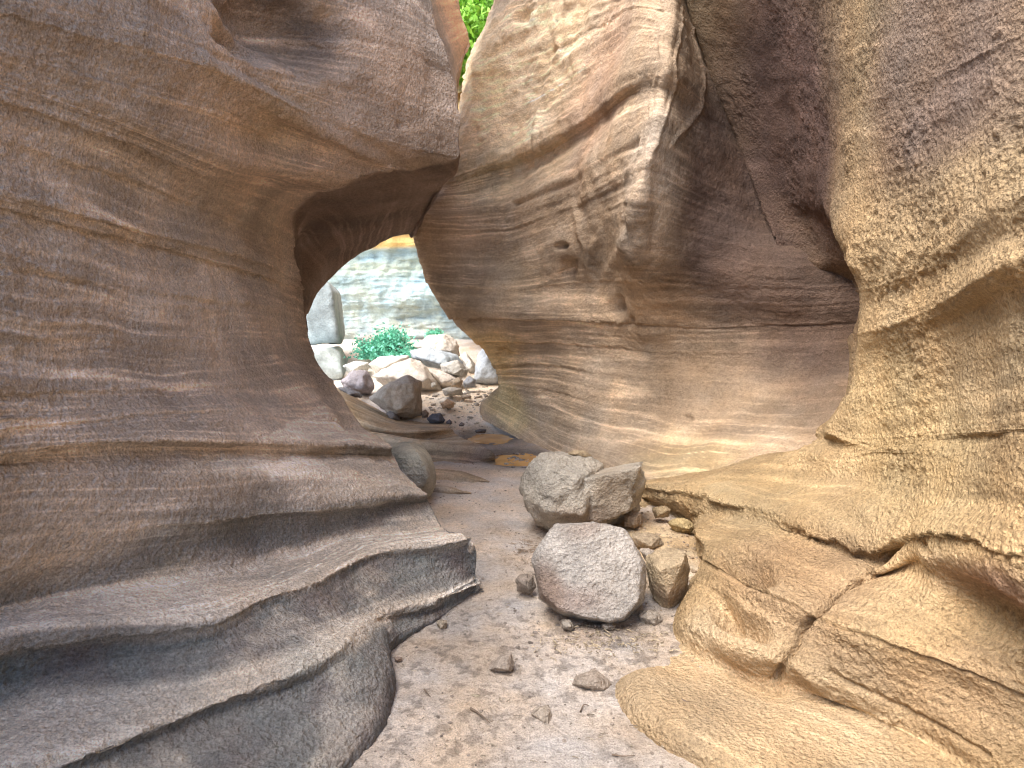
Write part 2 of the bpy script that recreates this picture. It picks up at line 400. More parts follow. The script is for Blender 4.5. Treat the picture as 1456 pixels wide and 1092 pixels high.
# low flat treads paler, steep risers darker and cooler
Nn = normals(G); Nn = Nn*np.sign(np.sum(Nn*N_, -1, keepdims=True))
Nn = .75*N_*np.sign(np.sum(Nn*N_, -1, keepdims=True))+.25*Nn
Nn = Nn/np.linalg.norm(Nn, axis=-1, keepdims=True)
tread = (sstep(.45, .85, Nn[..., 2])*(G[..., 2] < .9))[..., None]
und_shade = (und*sstep(3.3, 2.9, G[..., 2])*(s[:, None] < tk[14])*.85)[..., None]
tint = tint*(1-und_shade)+np.array((.115, .065, .052))*und_shade  # underside darkened in the albedo to stand for its shade
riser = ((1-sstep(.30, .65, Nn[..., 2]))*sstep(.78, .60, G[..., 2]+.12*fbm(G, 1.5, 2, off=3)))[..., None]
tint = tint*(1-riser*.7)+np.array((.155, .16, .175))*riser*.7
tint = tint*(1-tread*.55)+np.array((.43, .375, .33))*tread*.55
tint = weather(tint, G, S2, 1, .10, lines=.5, hue=.6)*.55+weather(tint, G, S2, 1, .10, lines=.5, hue=.6).mean(-1, keepdims=True)*.45
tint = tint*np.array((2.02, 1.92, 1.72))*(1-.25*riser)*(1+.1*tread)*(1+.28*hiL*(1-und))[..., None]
sw = s[:, None]+.025*fbm(G, 3, 3, off=71)
face = sstep(tk[23]+.005, tk[23]+.05, sw)*sstep(tk[25]+.01, tk[25]-.06, sw)+sstep(tk[26]+.0, tk[26]+.05, sw)+.7*sstep(tk[20], tk[20]+.04, sw)*sstep(tk[22]+.01, tk[22]-.05, sw)*sstep(.25, .5, np.linspace(0, 1, G.shape[1]))[None, :]
face = (face*(1-.35*sstep(0, .5, fbm(G, 2.5, 4, .6, off=72)))*.78).clip(0, 1)[..., None]
cool = np.array((.150, .158, .170))+.05*fbm(G, 3, 4, .6, off=73)[..., None]*np.array((.3, 1, 1))
tint = tint*(1-face)+cool*face
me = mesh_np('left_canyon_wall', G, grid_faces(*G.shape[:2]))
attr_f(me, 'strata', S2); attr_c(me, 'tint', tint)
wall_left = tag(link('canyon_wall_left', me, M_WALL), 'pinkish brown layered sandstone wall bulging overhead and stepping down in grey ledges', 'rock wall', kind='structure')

# ================================================================== MIDDLE WALL
def mid(*p): return [list(p)]
Mr = [
 mid((814,-420,12.6),(790,-420,10.5),(780,-420,10),(860,-420,8.8),(930,-420,6.6),(958,-420,6.0),(990,-420,5.8),(1060,-420,5.6),(1230,-420,5.4)),  # unseen top row pulled forward as a roof to shade the alcove
 mid((737,0,13.0),(713,0,10.9),(703,0,10.4),(760,-25,9.6),(850,-60,8.4),(930,-80,7.2),(958,-80,6.8),(990,-60,7.05),(1060,-30,7.6),(1230,0,7.9)),
 mid((698,64,12.8),(674,64,10.7),(680,60,10.2),(750,18,9.5),(840,-10,8.4),(920,-20,7.1),(955,-10,6.75),(990,10,7.05),(1060,40,7.5),(1230,60,7.8)),
 mid((689,110,12.7),(665,110,10.6),(667,112,10.1),(750,85,9.4),(850,38,8.2),(920,10,7.0),(955,22,6.65),(995,60,7.0),(1060,90,7.4),(1230,100,7.6)),
 mid((679,198,12.5),(655,198,10.4),(645,198,9.9),(750,163,9.2),(850,108,8.0),(910,60,6.9),(950,65,6.5),(1005,110,6.95),(1070,140,7.3),(1230,150,7.4)),
 mid((668,255,12.3),(644,255,10.2),(634,255,9.7),(740,222,9.1),(840,168,7.9),(900,120,6.9),(946,108,6.4),(1010,155,6.9),(1080,190,7.2),(1230,200,7.2)),
 mid((662,263,12.3),(638,263,10.2),(628,263,9.7),(740,232,9.2),(840,178,8.0),(900,132,7.0),(944,122,6.45),(1010,168,6.9),(1080,200,7.2),(1230,210,7.2)),
 mid((640,298,12.1),(616,298,10.0),(606,298,9.5),(700,290,9.2),(800,256,8.2),(880,206,7.0),(938,170,6.35),(1005,210,6.8),(1080,240,7.0),(1240,260,7.0)),
 mid((623,326,11.9),(599,326,9.8),(589,326,9.3),(700,328,9.1),(800,302,8.2),(870,268,7.2),(922,238,6.35),(1000,275,6.75),(1080,300,6.9),(1250,310,6.8)),
 mid((630,370,11.8),(606,370,9.7),(596,370,9.2),(700,372,8.9),(800,352,8.1),(860,335,7.4),(908,320,6.55),(1000,345,6.75),(1100,360,6.5),(1270,360,6.2)),
 mid((641,402,11.7),(617,402,9.6),(607,402,9.1),(720,412,8.6),(820,402,8.1),(870,400,7.5),(920,398,6.85),(1010,405,6.75),(1100,410,6.45),(1270,410,6.0)),
 mid((676,450,11.6),(652,450,9.5),(642,450,9.0),(720,455,8.5),(820,458,7.9),(880,460,7.5),(930,462,7.1),(1010,465,6.9),(1100,462,6.6),(1270,458,5.9)),
 mid((684,457,11.7),(660,457,9.6),(650,457,9.1),(720,462,8.55),(820,465,7.95),(880,467,7.55),(930,469,7.12),(1010,472,6.9),(1100,469,6.6),(1270,465,5.9)),
 mid((717,486,11.6),(693,486,9.5),(683,486,9.0),(750,488,8.5),(850,492,7.8),(900,496,7.45),(950,500,7.1),(1050,503,6.7),(1150,500,6.3),(1270,495,5.8)),
 mid((739,523,11.6),(715,523,9.5),(705,523,9.0),(760,518,8.5),(850,530,7.7),(900,536,7.35),(950,540,7.0),(1050,546,6.55),(1150,545,6.1),(1270,540,5.6)),
 mid((745,545,11.8),(721,545,9.7),(711,545,9.2),(770,552,8.3),(850,572,7.5),(900,583,7.1),(950,590,6.75),(1050,600,6.2),(1150,598,5.8),(1270,585,5.4)),
 mid((732,561,12.0),(708,561,9.9),(698,561,9.4),(740,583,8.7),(800,609,7.8),(860,625,7.15),(910,636,6.65),(1000,650,6.0),(1100,655,5.4),(1270,640,5.0)),
 mid((716,572,12.2),(692,572,10.1),(682,572,9.6),(735,600,8.7),(795,638,7.7),(855,664,6.85),(920,688,5.9),(1000,695,5.45),(1100,695,4.9),(1270,690,4.4)),
 mid((714,592,12.2),(690,592,10.1),(680,592,9.6),(730,620,8.6),(790,658,7.5),(850,685,6.6),(915,708,5.7),(1000,720,5.2),(1100,730,4.6),(1270,730,4.0)),
]
G, s, tk = loft(Mr, (430,), ext_up=(-.1, -1.0, .9), ext_l=(-.6, 3, 0))
N_ = normals(G)
if np.mean(N_[200:400, 100:300, 1]) > 0: N_ = -N_
on = projector(G)
d, S2 = strata_disp(G, s, .015, 21.0)
pxl = np.broadcast_to(np.linspace(0, 1, G.shape[1])[None, :], G.shape[:2])
zz = G[..., 2]
d *= (.5+.5*sstep(.5, 1.2, zz))*(1-.45*sstep(.6, .75, pxl))
d += .05*fbm(G, .9, 3, off=3)+.012*fbm(G, 5, 3, off=1)
dl, hiM = ledges(G, s, tk, [(4, .015, .12, .04), (6, .010, .12, .04), (7, .014, .10, .04), (9, .020, .12, .04), (11, .012, .10, .03), (12, .026, .09, .04), (14, .018, .10, .04), (15, .014, .08, .04), (16, .008, .08, .03)], 80.)
d += dl*(.45+.55*sstep(.75, .5, pxl))
rough = sstep(2.4, 3.6, zz)*sstep(.62, .3, pxl)
d += (.038*fbm(G, 4.5, 4, .55, off=31)*rough+.004*fbm(G, 18, 3, .6, off=8))
# wandering water flutes down the ridge
d -= dents(G, N_, [(on(905, 330), (.16, .8, .7), .07), (on(835, 250), (.12, .8, .6), .05)])
d += dents(G, N_, [(on(797, 350), (.10,.3,.06), .10), (on(808, 385), (.14,.3,.16), .13), (on(872, 440), (.10,.35,.17), .13), (on(895, 460), (.05,.25,.08), .06),
     (on(690, 460), (.25,.4,.05), .10), (on(720, 505), (.2,.4,.04), .05), (on(740, 20), (.2,.5,.15), .12), (on(975, 592), (.06,.2,.04), .04), (on(715, 500), (.1,.4,.05), .08)])
d -= .05*np.exp(-(seg_dist(G, [on(728, 290), on(800, 266), on(900, 200)])/.035)**2)
Gw = G+np.stack([.05*fbm(G, 2.5, 3, off=40+k*3) for k in range(3)], -1)
for ln, w, h in (([(960,-60), (950,60), (940,130), (930,200), (908,270), (898,330), (862,390)], .07, .035),
                 ([(985,40), (1003,110), (995,160), (960,205)], .022, .022),
                 ([(975,10), (966,100), (950,180), (925,230)], .020, .020),
                 ([(945,-40), (938,80), (915,180), (880,260)], .025, .02),
                 ([(800,0), (790,80), (770,140), (760,230)], .05, .04), ([(850,330), (838,390), (815,300)], .05, .03)):
    d += h*np.exp(-(seg_dist(G, trace(on, ln, 3, 12))/w)**2)*(1+.4*fbm(G, 2, 2, off=77))
G = G+N_*d[..., None]
bl = [
 (at(760, 120, 9.3), (1.5, 1.8, 1.7), (.70, .55, .39), .95),  # glow of light on the upper left, painted paler
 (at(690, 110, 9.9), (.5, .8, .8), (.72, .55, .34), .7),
 (at(690, 240, 9.5), (.6, 1.0, .5), (.48, .42, .31), .6),
 (at(860, 130, 8.0), (.7, 1.0, 1.0), (.42, .29, .22), .7),
 (at(920, 250, 6.5), (.3, .8, .9), (.42, .36, .31), .6),
 (at(1030, 300, 6.9), (.85, 1.4, 1.7), (.10, .066, .055), .97),  # alcove shade painted into the rock colour
 (at(1060, 520, 6.5), (1.5, 1.2, .5), (.27, .20, .14), .7),
 (at(1180, 430, 6.1), (.9, 1.5, 1.2), (.115, .078, .064), .95),  # painted shade, right end of the alcove
 (at(930, 430, 7.1), (.7, .8, .5), (.31, .21, .13), .6),
 (at(705, 510, 8.9), (.6, 1.0, .35), (.50, .34, .16), .8),
 (at(700, 400, 8.9), (.8, 1, .5), (.33, .27, .20), .6),
 (at(820, 600, 7.6), (1.2, 1.2, .35), (.42, .33, .25), .7),
 (at(720, 575, 8.9), (.5, 1., .3), (.55, .42, .22), .8),
 (at(980, 660, 6.0), (.9, .9, .25), (.48, .37, .22), .7),
]
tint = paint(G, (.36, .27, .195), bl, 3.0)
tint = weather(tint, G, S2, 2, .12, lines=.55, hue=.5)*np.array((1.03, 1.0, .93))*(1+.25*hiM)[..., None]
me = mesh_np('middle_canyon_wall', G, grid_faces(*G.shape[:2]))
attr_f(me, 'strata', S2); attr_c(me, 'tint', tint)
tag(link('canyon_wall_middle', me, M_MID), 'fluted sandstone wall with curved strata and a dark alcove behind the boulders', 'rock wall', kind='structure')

# ================================================================== RIGHT WALL
def rr(lft, *p):
    """lft: hidden wrap before the visible edge"""
    e = pt(p[0])
    if lft == 'w': h = [('w', e[0]+.62*k, e[1]+.9*k, e[2]) for k in (2.2, 1.0, .4, .12)]
    elif lft == 'd': h = [('w', e[0]-.04*k, e[1]+.10*k, e[2]-.14*k) for k in (3, 2, 1, .4)]
    else: h = lft
    return [h+[p[0]], list(p)]
Cr = [
 rr([(1015,-380,7.4),(990,-380,6.8),(965,-380,6.0)], (940,-380,5.7),(1000,-380,5.3),(1090,-380,4.6),(1150,-380,4.1),(1250,-380,3.35),(1350,-390,2.9),(1456,-400,2.4),(1750,-450,1.7)),  # unseen overhang, shaped to keep sky light off the alcove
 rr([(1045,-20,8.0),(1020,-20,7.6),(992,-20,7.2)], (968,-20,6.80),(1010,-20,6.5),(1080,-20,5.9),(1140,-20,5.1),(1240,-20,3.7),(1350,-30,2.9),(1456,-40,2.4),(1750,-80,1.7)),
 rr([(1085,90,8.2),(1060,90,7.8),(1030,90,7.4)], (1006,88,6.98),(1040,90,6.75),(1100,90,6.1),(1150,90,5.2),(1240,80,3.7),(1350,55,2.9),(1456,20,2.4),(1750,-60,1.7)),
 rr([(1130,200,8.2),(1105,203,7.8),(1075,205,7.4)], (1053,204,7.0),(1080,206,6.8),(1125,212,6.2),(1165,210,5.3),(1240,185,3.75),(1350,140,2.9),(1456,90,2.38),(1750,-30,1.7)),
 rr([(1150,270,8.0),(1130,275,7.6),(1100,278,7.2)], (1080,278,6.80),(1105,284,6.68),(1136,290,6.35),(1155,282,5.8),(1174,272,5.0),(1240,240,3.75),(1350,200,2.88),(1456,150,2.36),(1750,20,1.68)),
 rr([(1170,330,7.8),(1150,332,7.4),(1125,335,7.0)], (1102,335,6.58),(1122,345,6.55),(1150,345,6.42),(1168,330,6.1),(1184,318,4.8),(1192,316,4.35),(1245,290,3.7),(1350,245,2.85),(1456,195,2.34),(1750,70,1.66)),
 rr([(1180,400,7.8),(1160,400,7.4),(1140,398,7.1)], (1117,382,6.50),(1146,386,6.42),(1182,378,6.15),(1205,352,4.3),(1212,352,3.95),(1260,325,3.5),(1350,285,2.82),(1456,235,2.3),(1750,120,1.64)),
 rr([(1104,402,7.05),(1124,402,6.65)], (1144,405,6.46),(1190,398,6.26),(1209,376,4.65),(1213,372,4.10),(1214,372,3.85),(1226,368,3.78),(1240,362,3.66),(1255,355,3.52),(1290,340,3.22),(1350,310,2.8),(1456,258,2.28),(1750,150,1.62)),
 rr([(1115,398,7.60),(1135,398,7.40)], (1150,445,6.42),(1200,440,6.25),(1220,398,4.60),(1224,398,4.05),(1225,398,3.8),(1236,396,3.72),(1250,392,3.6),(1265,385,3.42),(1300,372,3.12),(1360,335,2.72),(1456,278,2.24),(1750,170,1.6)),
 rr([(1116,430,7.65),(1136,430,7.45)], (1156,490,6.60),(1204,480,6.4),(1221,430,4.65),(1225,430,4.10),(1226,430,3.85),(1238,425,3.75),(1255,420,3.6),(1275,415,3.42),(1310,400,3.12),(1370,372,2.72),(1456,330,2.27),(1750,240,1.62)),
 rr([(1110,478,7.70),(1130,478,7.50)], (1150,478,7.20),(1198,478,6.30),(1215,478,4.70),(1219,478,4.15),(1220,478,3.9),(1234,474,3.75),(1252,470,3.56),(1275,464,3.36),(1310,450,3.06),(1360,422,2.68),(1400,398,2.42),(1456,372,2.16),(1750,300,1.55)),
 rr([(1107,505,7.80),(1127,505,7.60)], (1147,505,7.30),(1195,505,6.40),(1212,505,4.80),(1216,505,4.25),(1217,505,4.0),(1234,502,3.82),(1254,498,3.62),(1280,492,3.4),(1315,478,3.12),(1370,450,2.74),(1410,430,2.50),(1456,408,2.24),(1750,350,1.58)),
 rr([(1103,540,7.85),(1123,540,7.65)], (1143,540,7.35),(1191,540,6.45),(1208,540,4.85),(1212,540,4.30),(1213,540,4.05),(1232,540,3.86),(1255,538,3.64),(1285,530,3.4),(1320,518,3.12),(1375,500,2.74),(1415,490,2.50),(1456,480,2.27),(1750,460,1.58)),
 rr([(1093,570,7.90),(1113,570,7.70)], (1133,570,7.40),(1181,570,6.50),(1198,570,4.90),(1202,570,4.35),(1203,570,4.1),(1225,575,3.88),(1250,575,3.64),(1285,570,3.36),(1320,562,3.1),(1375,550,2.7),(1415,542,2.48),(1456,535,2.25),(1750,520,1.56)),
 rr([(1070,603,8.10),(1090,603,7.90)], (1110,603,7.60),(1158,603,6.70),(1175,603,5.10),(1179,603,4.55),(1180,603,4.3),(1208,612,4.0),(1240,615,3.7),(1280,614,3.34),(1320,608,3.05),(1375,600,2.66),(1415,595,2.42),(1456,590,2.2),(1750,590,1.52)),
 rr([(1010,640,6.4),(1025,645,6.3),(1040,650,6.2)], (1060,655,5.9),(1105,648,5.3),(1138,641,4.55),(1190,655,4.0),(1250,655,3.5),(1310,652,3.0),(1375,646,2.6),(1415,642,2.38),(1456,640,2.15),(1750,650,1.5)),
 rr([(950,660,6.6),(965,665,6.4),(975,668,6.2)], (985,672,5.9),(1060,664,5.15),(1128,660,4.5),(1195,672,3.9),(1260,675,3.4),(1320,672,2.92),(1380,670,2.52),(1418,670,2.32),(1456,672,2.12),(1750,690,1.48)),
 rr([(880,672,6.5),(900,678,6.3),(915,682,6.1)], (930,686,5.7),(1030,680,5.0),(1110,680,4.45),(1200,695,3.7),(1290,705,3.05),(1350,705,2.65),(1400,710,2.38),(1456,720,2.08),(1750,740,1.45)),
 rr([(880,680,6.4),(895,685,6.2),(905,690,6.0)], (920,694,None,.15),(980,704,None,.28),(1030,714,None,.38),(1080,728,None,.43),(1140,748,None,.48),(1200,768,None,.52),(1246,783,None,.54),(1276,776,2.86),(1306,764,2.70),(1350,762,2.48),(1400,768,2.26),(1456,785,2.02),(1750,860,1.42)),
 rr([(880,684,6.4),(895,692,6.2),(905,698,6.0)], (920,700,None,.12),(980,711,None,.25),(1030,721,None,.35),(1080,736,None,.40),(1140,757,None,.445),(1200,777,None,.485),(1246,792,None,.50),(1278,786,2.84),(1309,775,2.69),(1352,774,2.47),(1402,782,2.25),(1456,800,2.02),(1750,880,1.42)),
 rr([(880,690,6.2),(895,700,5.9),(905,706,5.7)], (920,712,None,.02),(975,735,None,.05),(1004,750,None,.30),(1050,762,None,.36),(1110,785,None,.41),(1180,808,None,.44),(1225,824,None,.45),(1262,812,2.92),(1310,810,2.72),(1350,825,2.52),(1400,860,2.36),(1456,890,2.15),(1750,960,1.5)),
 rr('d', (978,785,None,-.03),(990,788,None,.06),(1000,794,None,.24),(1040,818,None,.33),(1085,840,None,.355),(1160,874,None,.37),(1200,890,None,.37),(1250,908,None,.375),(1300,925,None,.38),(1360,950,None,.38),(1400,966,None,.38),(1456,990,None,.38),(1750,1120,None,.38)),
 rr('d', (958,850,None,-.04),(968,850,None,.03),(982,846,None,.16),(1030,866,None,.23),(1080,880,None,.26),(1130,900,None,.27),(1190,925,None,.27),(1240,945,None,.27),(1290,965,None,.27),(1350,990,None,.27),(1400,1012,None,.27),(1456,1040,None,.27),(1750,1200,None,.27)),
 rr('d', (950,888,None,-.05),(960,888,None,.04),(975,886,None,.13),(1020,905,None,.17),(1080,930,None,.19),(1125,948,None,.18),(1190,965,None,.17),(1240,985,None,.17),(1290,1005,None,.17),(1350,1040,None,.17),(1400,1066,None,.17),(1456,1095,None,.17),(1750,1280,None,.17)),
 rr('d', (950,912,None,-.05),(962,912,None,.0),(978,925,None,.01),(1010,945,None,.02),(1055,962,None,.02),(1095,978,None,.03),(1150,985,None,.05),(1200,1000,None,.06),(1260,1030,None,.07),(1320,1062,None,.07),(1360,1085,None,.07),(1410,1120,None,.07),(1700,1350,None,.07)),
 rr('d', (925,930,None,-.04),(945,942,None,.0),(968,958,None,.02),(1000,975,None,.03),(1040,995,None,.04),(1085,1015,None,.04),(1130,1035,None,.05),(1180,1060,None,.05),(1240,1090,None,.06),(1290,1120,None,.06),(1330,1145,None,.06),(1380,1180,None,.06),(1680,1420,None,.06)),
 rr('d', (880,962,None,-.03),(888,968,None,.03),(894,985,None,.05),(908,1008,None,.055),(930,1030,None,.055),(962,1052,None,.055),(1005,1075,None,.055),(1055,1100,None,.055),(1110,1130,None,.055),(1160,1160,None,.055),(1210,1190,None,.055),(1270,1230,None,.055),(1600,1500,None,.055)),
 rr('d', (866,968,None,-.05),(870,985,None,-.02),(878,1003,None,-.01),(892,1024,None,-.01),(914,1046,None,-.01),(946,1070,None,-.01),(990,1094,None,-.01),(1040,1120,None,-.01),(1095,1150,None,-.01),(1145,1180,None,-.01),(1195,1210,None,-.01),(1255,1250,None,-.01),(1580,1520,None,-.01)),
 rr('d', (858,978,None,-.15),(862,995,None,-.15),(870,1013,None,-.15),(884,1034,None,-.15),(906,1056,None,-.15),(938,1080,None,-.15),(982,1104,None,-.15),(1032,1130,None,-.15),(1087,1160,None,-.15),(1137,1190,None,-.15),(1187,1220,None,-.15),(1247,1260,None,-.15),(1572,1530,None,-.15)),
]
G, s, tk = loft(Cr, (40, 560), ext_r=(.1, -5, 0), ext_up=(-.5, -1.0, .9))
N_ = normals(G)
if np.mean(N_[200:400, 250:450, 0]) > 0: N_ = -N_
on = projector(G)
d, S2 = strata_disp(G, s, .008, 41.0)
zz = G[..., 2]
d *= .3+.7*sstep(.6, 1.0, zz)
flat = sstep(.11, .05, zz)
d += (.035*fbm(G, .9, 3, off=13)+.010*fbm(G, 5, 3, off=12))*(1-.75*flat)
crumb = sstep(-.3, .35, fbm(G, 1.3, 3, off=15))*(1-flat)
d += (.007*fbm(G, 26, 3, .65, off=4)+.008*np.abs(fbm(G, 13, 3, .6, off=14)))*(.4+crumb)
dl, hiC = ledges(G, s, tk, [(11, .004, .08, .04), (19, .022, .05, .03), (22, .018, .06, .05), (25, .015, .05, .04)], 90.)
d += dl*(1-.6*flat)
d += dents(G, N_, [(on(1050, 802), (.15, .28, .06), .18), (on(1078, 818), (.10, .20, .05), .12), (on(1035, 870), (.15, .28, .048), .15), (on(1068, 888), (.10, .18, .035), .09),
     (on(1148, 315), (.10, .45, .25), .04), (on(1215, 745), (.1,.2,.05), .03), (on(1318, 768), (.05,.1,.04), .03)])
d += .05*(1-sstep(.0, .22, seg_dist(G, [on(1330, 790), on(1400, 800), on(1450, 820)])))
d -= .06*(1-sstep(.0, .16, seg_dist(G, [on(1370, 860), on(1450, 880)])))
crack = trace(on, [(1300,738),(1272,772),(1235,812),(1190,845),(1158,872),(1130,905),(1115,935),(1100,970)])
wob = .010*fbm(G, 7, 2, off=3)
Gw = G+np.stack([.03*fbm(G, 4, 3, off=40+k*3) for k in range(3)], -1)
dc = seg_dist(G, crack)
d -= .055*np.exp(-(dc/.012)**2)+.018*np.exp(-(dc/.05)**2)
ck2 = trace(on, [(1180,955),(1250,990),(1310,1020),(1400,1075)])
d -= .02*np.exp(-(seg_dist(G, ck2)/.012)**2)
G = G+N_*d[..., None]
bl = [
 (at(1105, 210, 5.9), (1.5, 2.1, 2.4), (.13, .088, .075), .98),  # shade of the upper hollow, put into the albedo
 (at(1320, 60, 3.0), (.9, 1.1, .75), (.24, .185, .15), .85),
 (at(1330, 180, 2.9), (.4, .8, .25), (.23, .18, .15), .6),
 (at(1400, 300, 2.5), (.4, .6, .2), (.46, .36, .21), .8),
 (at(1400, 480, 2.5), (.35, .7, .25), (.36, .28, .16), .7),
 (at(1300, 620, 3.2), (.9, 1.2, .35), (.54, .43, .23), .8),
 (at(1100, 690, 4.4), (.8, 1.2, .2), (.52, .41, .23), .8),
 (atz(1130, 840, .35), (.5, .6, .3), (.40, .29, .175), .7),
 (at(1420, 850, 2.2), (.3, .5, .16), (.32, .21, .15), .8),
 (atz(1350, 950, .25), (.5, .6, .2), (.42, .31, .19), .6),
 (atz(1050, 1010, .04), (.9, .7, .25), (.58, .46, .29), .9),
 (atz(870, 1030, .0), (.05, .4, .06), (.34, .30, .26), .6),
]
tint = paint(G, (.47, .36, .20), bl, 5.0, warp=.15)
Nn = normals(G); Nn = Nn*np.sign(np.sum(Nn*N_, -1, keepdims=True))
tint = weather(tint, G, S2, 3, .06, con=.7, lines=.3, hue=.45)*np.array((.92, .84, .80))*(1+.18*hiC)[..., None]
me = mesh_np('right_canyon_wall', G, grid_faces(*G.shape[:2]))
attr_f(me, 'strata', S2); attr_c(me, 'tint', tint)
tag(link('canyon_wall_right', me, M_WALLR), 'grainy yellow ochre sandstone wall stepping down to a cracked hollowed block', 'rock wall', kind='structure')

# ================================================================== FLOOR
def puddle_dip(x, y):
    r = 0
    for (cx, cy, rx, ry) in PUD:
        q = np.sqrt(((x-cx)/rx)**2+((y-cy)/ry)**2)
        q = q+.28*fbm(np.stack([x, y, x*0], -1), 5, 3, off=4)
        r = r-.055*(1-sstep(.3, 1.5, q))
    return r
PUD = [(atz(697, 621, 0)[0], atz(697, 621, 0)[1], .27, .38), (atz(737, 651, 0)[0], atz(737, 651, 0)[1], .28, .34)]
def floor_z(x, y):
    x = np.asarray(x, float); y = np.asarray(y, float)
    z = .30*sstep(8.7, 10.3, y)+.5*sstep(10.3, 14.5, y)
    rub = np.exp(-(((x-.98)/.32)**2+((y-4.45)/.75)**2))*.10
    p = np.stack([x, y, x*0], -1)
    z = z+rub+.012*fbm(p, .8, 3, off=2)+.007*fbm(p, 3.5, 3, off=6)*(1+1.5*rub/.1)
    return z+puddle_dip(x, y)*1.0
xs = np.unique(np.concatenate([np.linspace(-40, -2, 40), np.linspace(-2, 2.2, 560), np.linspace(2.2, 40, 40)]))
ys = np.unique(np.concatenate([np.linspace(-30, 1.6, 30), 1.6*np.exp(np.linspace(0, math.log(16/1.6), 800)), np.linspace(16, 80, 40)]))
X, Y = np.meshgrid(xs, ys)
Zf = floor_z(X, Y)
p3 = np.stack([X, Y, Zf], -1)
Zf = Zf+.006*fbm(p3, 12, 3, .6, off=5)+.0022*fbm(p3, 45, 2, off=5)
Zf = Zf-.004*np.maximum(0, fbm(p3, 22, 2, off=9))*sstep(0, .3, fbm(p3, 2.2, 2, off=19))
p3 = np.stack([X, Y, Zf], -1)
bl = [((-.2, 8.2, 0), (1.2, 1.2, 1), (.19, .175, .17), .8), ((.2, 7.6, 0), (.8, .9, 1), (.24, .20, .17), .7),
      ((-.3, 10.2, .3), (1.5, 1.5, 1), (.62, .55, .45), .9), ((.95, 4.6, .1), (.45, .9, 1), (.42, .31, .17), .8),
      ((.9, 3.2, 0), (.3, .5, 1), (.38, .31, .24), .6), ((0, 5.6, 0), (.8, 1.2, 1), (.43, .37, .32), .6),
      ((.45, 3.5, 0), (.35, .25, 1), (.22, .18, .15), .7), ((-8, 13, 0), (9, 5, 3), (.6, .55, .48), .8)]
tint = paint(p3, (.37, .33, .295), bl, 9.0, warp=.2)
damp = sstep(.15, .45, fbm(p3, 11, 4, .65, off=23))*sstep(-.15, .25, fbm(p3, 1.1, 2, off=3)+.25)*(Y < 4.6)
tint *= (1-.38*damp)[..., None]
for cx, cy, rx, ry in PUD:
    q = np.sqrt(((X-cx)/rx)**2+((Y-cy)/ry)**2); wet = (1-sstep(1.0, 1.9, q))[..., None]
    tint = tint*(1-wet*.45)
tint = weather(tint, p3, X*0, 4, 0)*np.array((1.22, 1.16, 1.10))
me = mesh_np('canyon_floor', p3, grid_faces(*X.shape))
attr_f(me, 'strata', X*0); attr_c(me, 'tint', tint)
tag(link('canyon_floor', me, M_SAND), kind='structure')
for i, (cx, cy, rx, ry) in enumerate(PUD):
    a = np.linspace(0, 2*math.pi, 64, endpoint=False)
    V = [(0, 0, 0)]+[(rx*1.35*math.cos(t), ry*1.35*math.sin(t), 0) for t in a]
    me = mesh_np('puddle', V, [(0, k+1, (k+1) % 64+1) for k in range(64)])
    o = link('puddle', me, M_WATER); o.location = (cx, cy, float(floor_z(cx+9, cy))*0-.022)
    tag(o, ('muddy orange puddle farther away, smooth with one dark stone', 'muddy orange puddle nearer, with a heap of pebbles in it')[i], 'puddle', kind='structure')

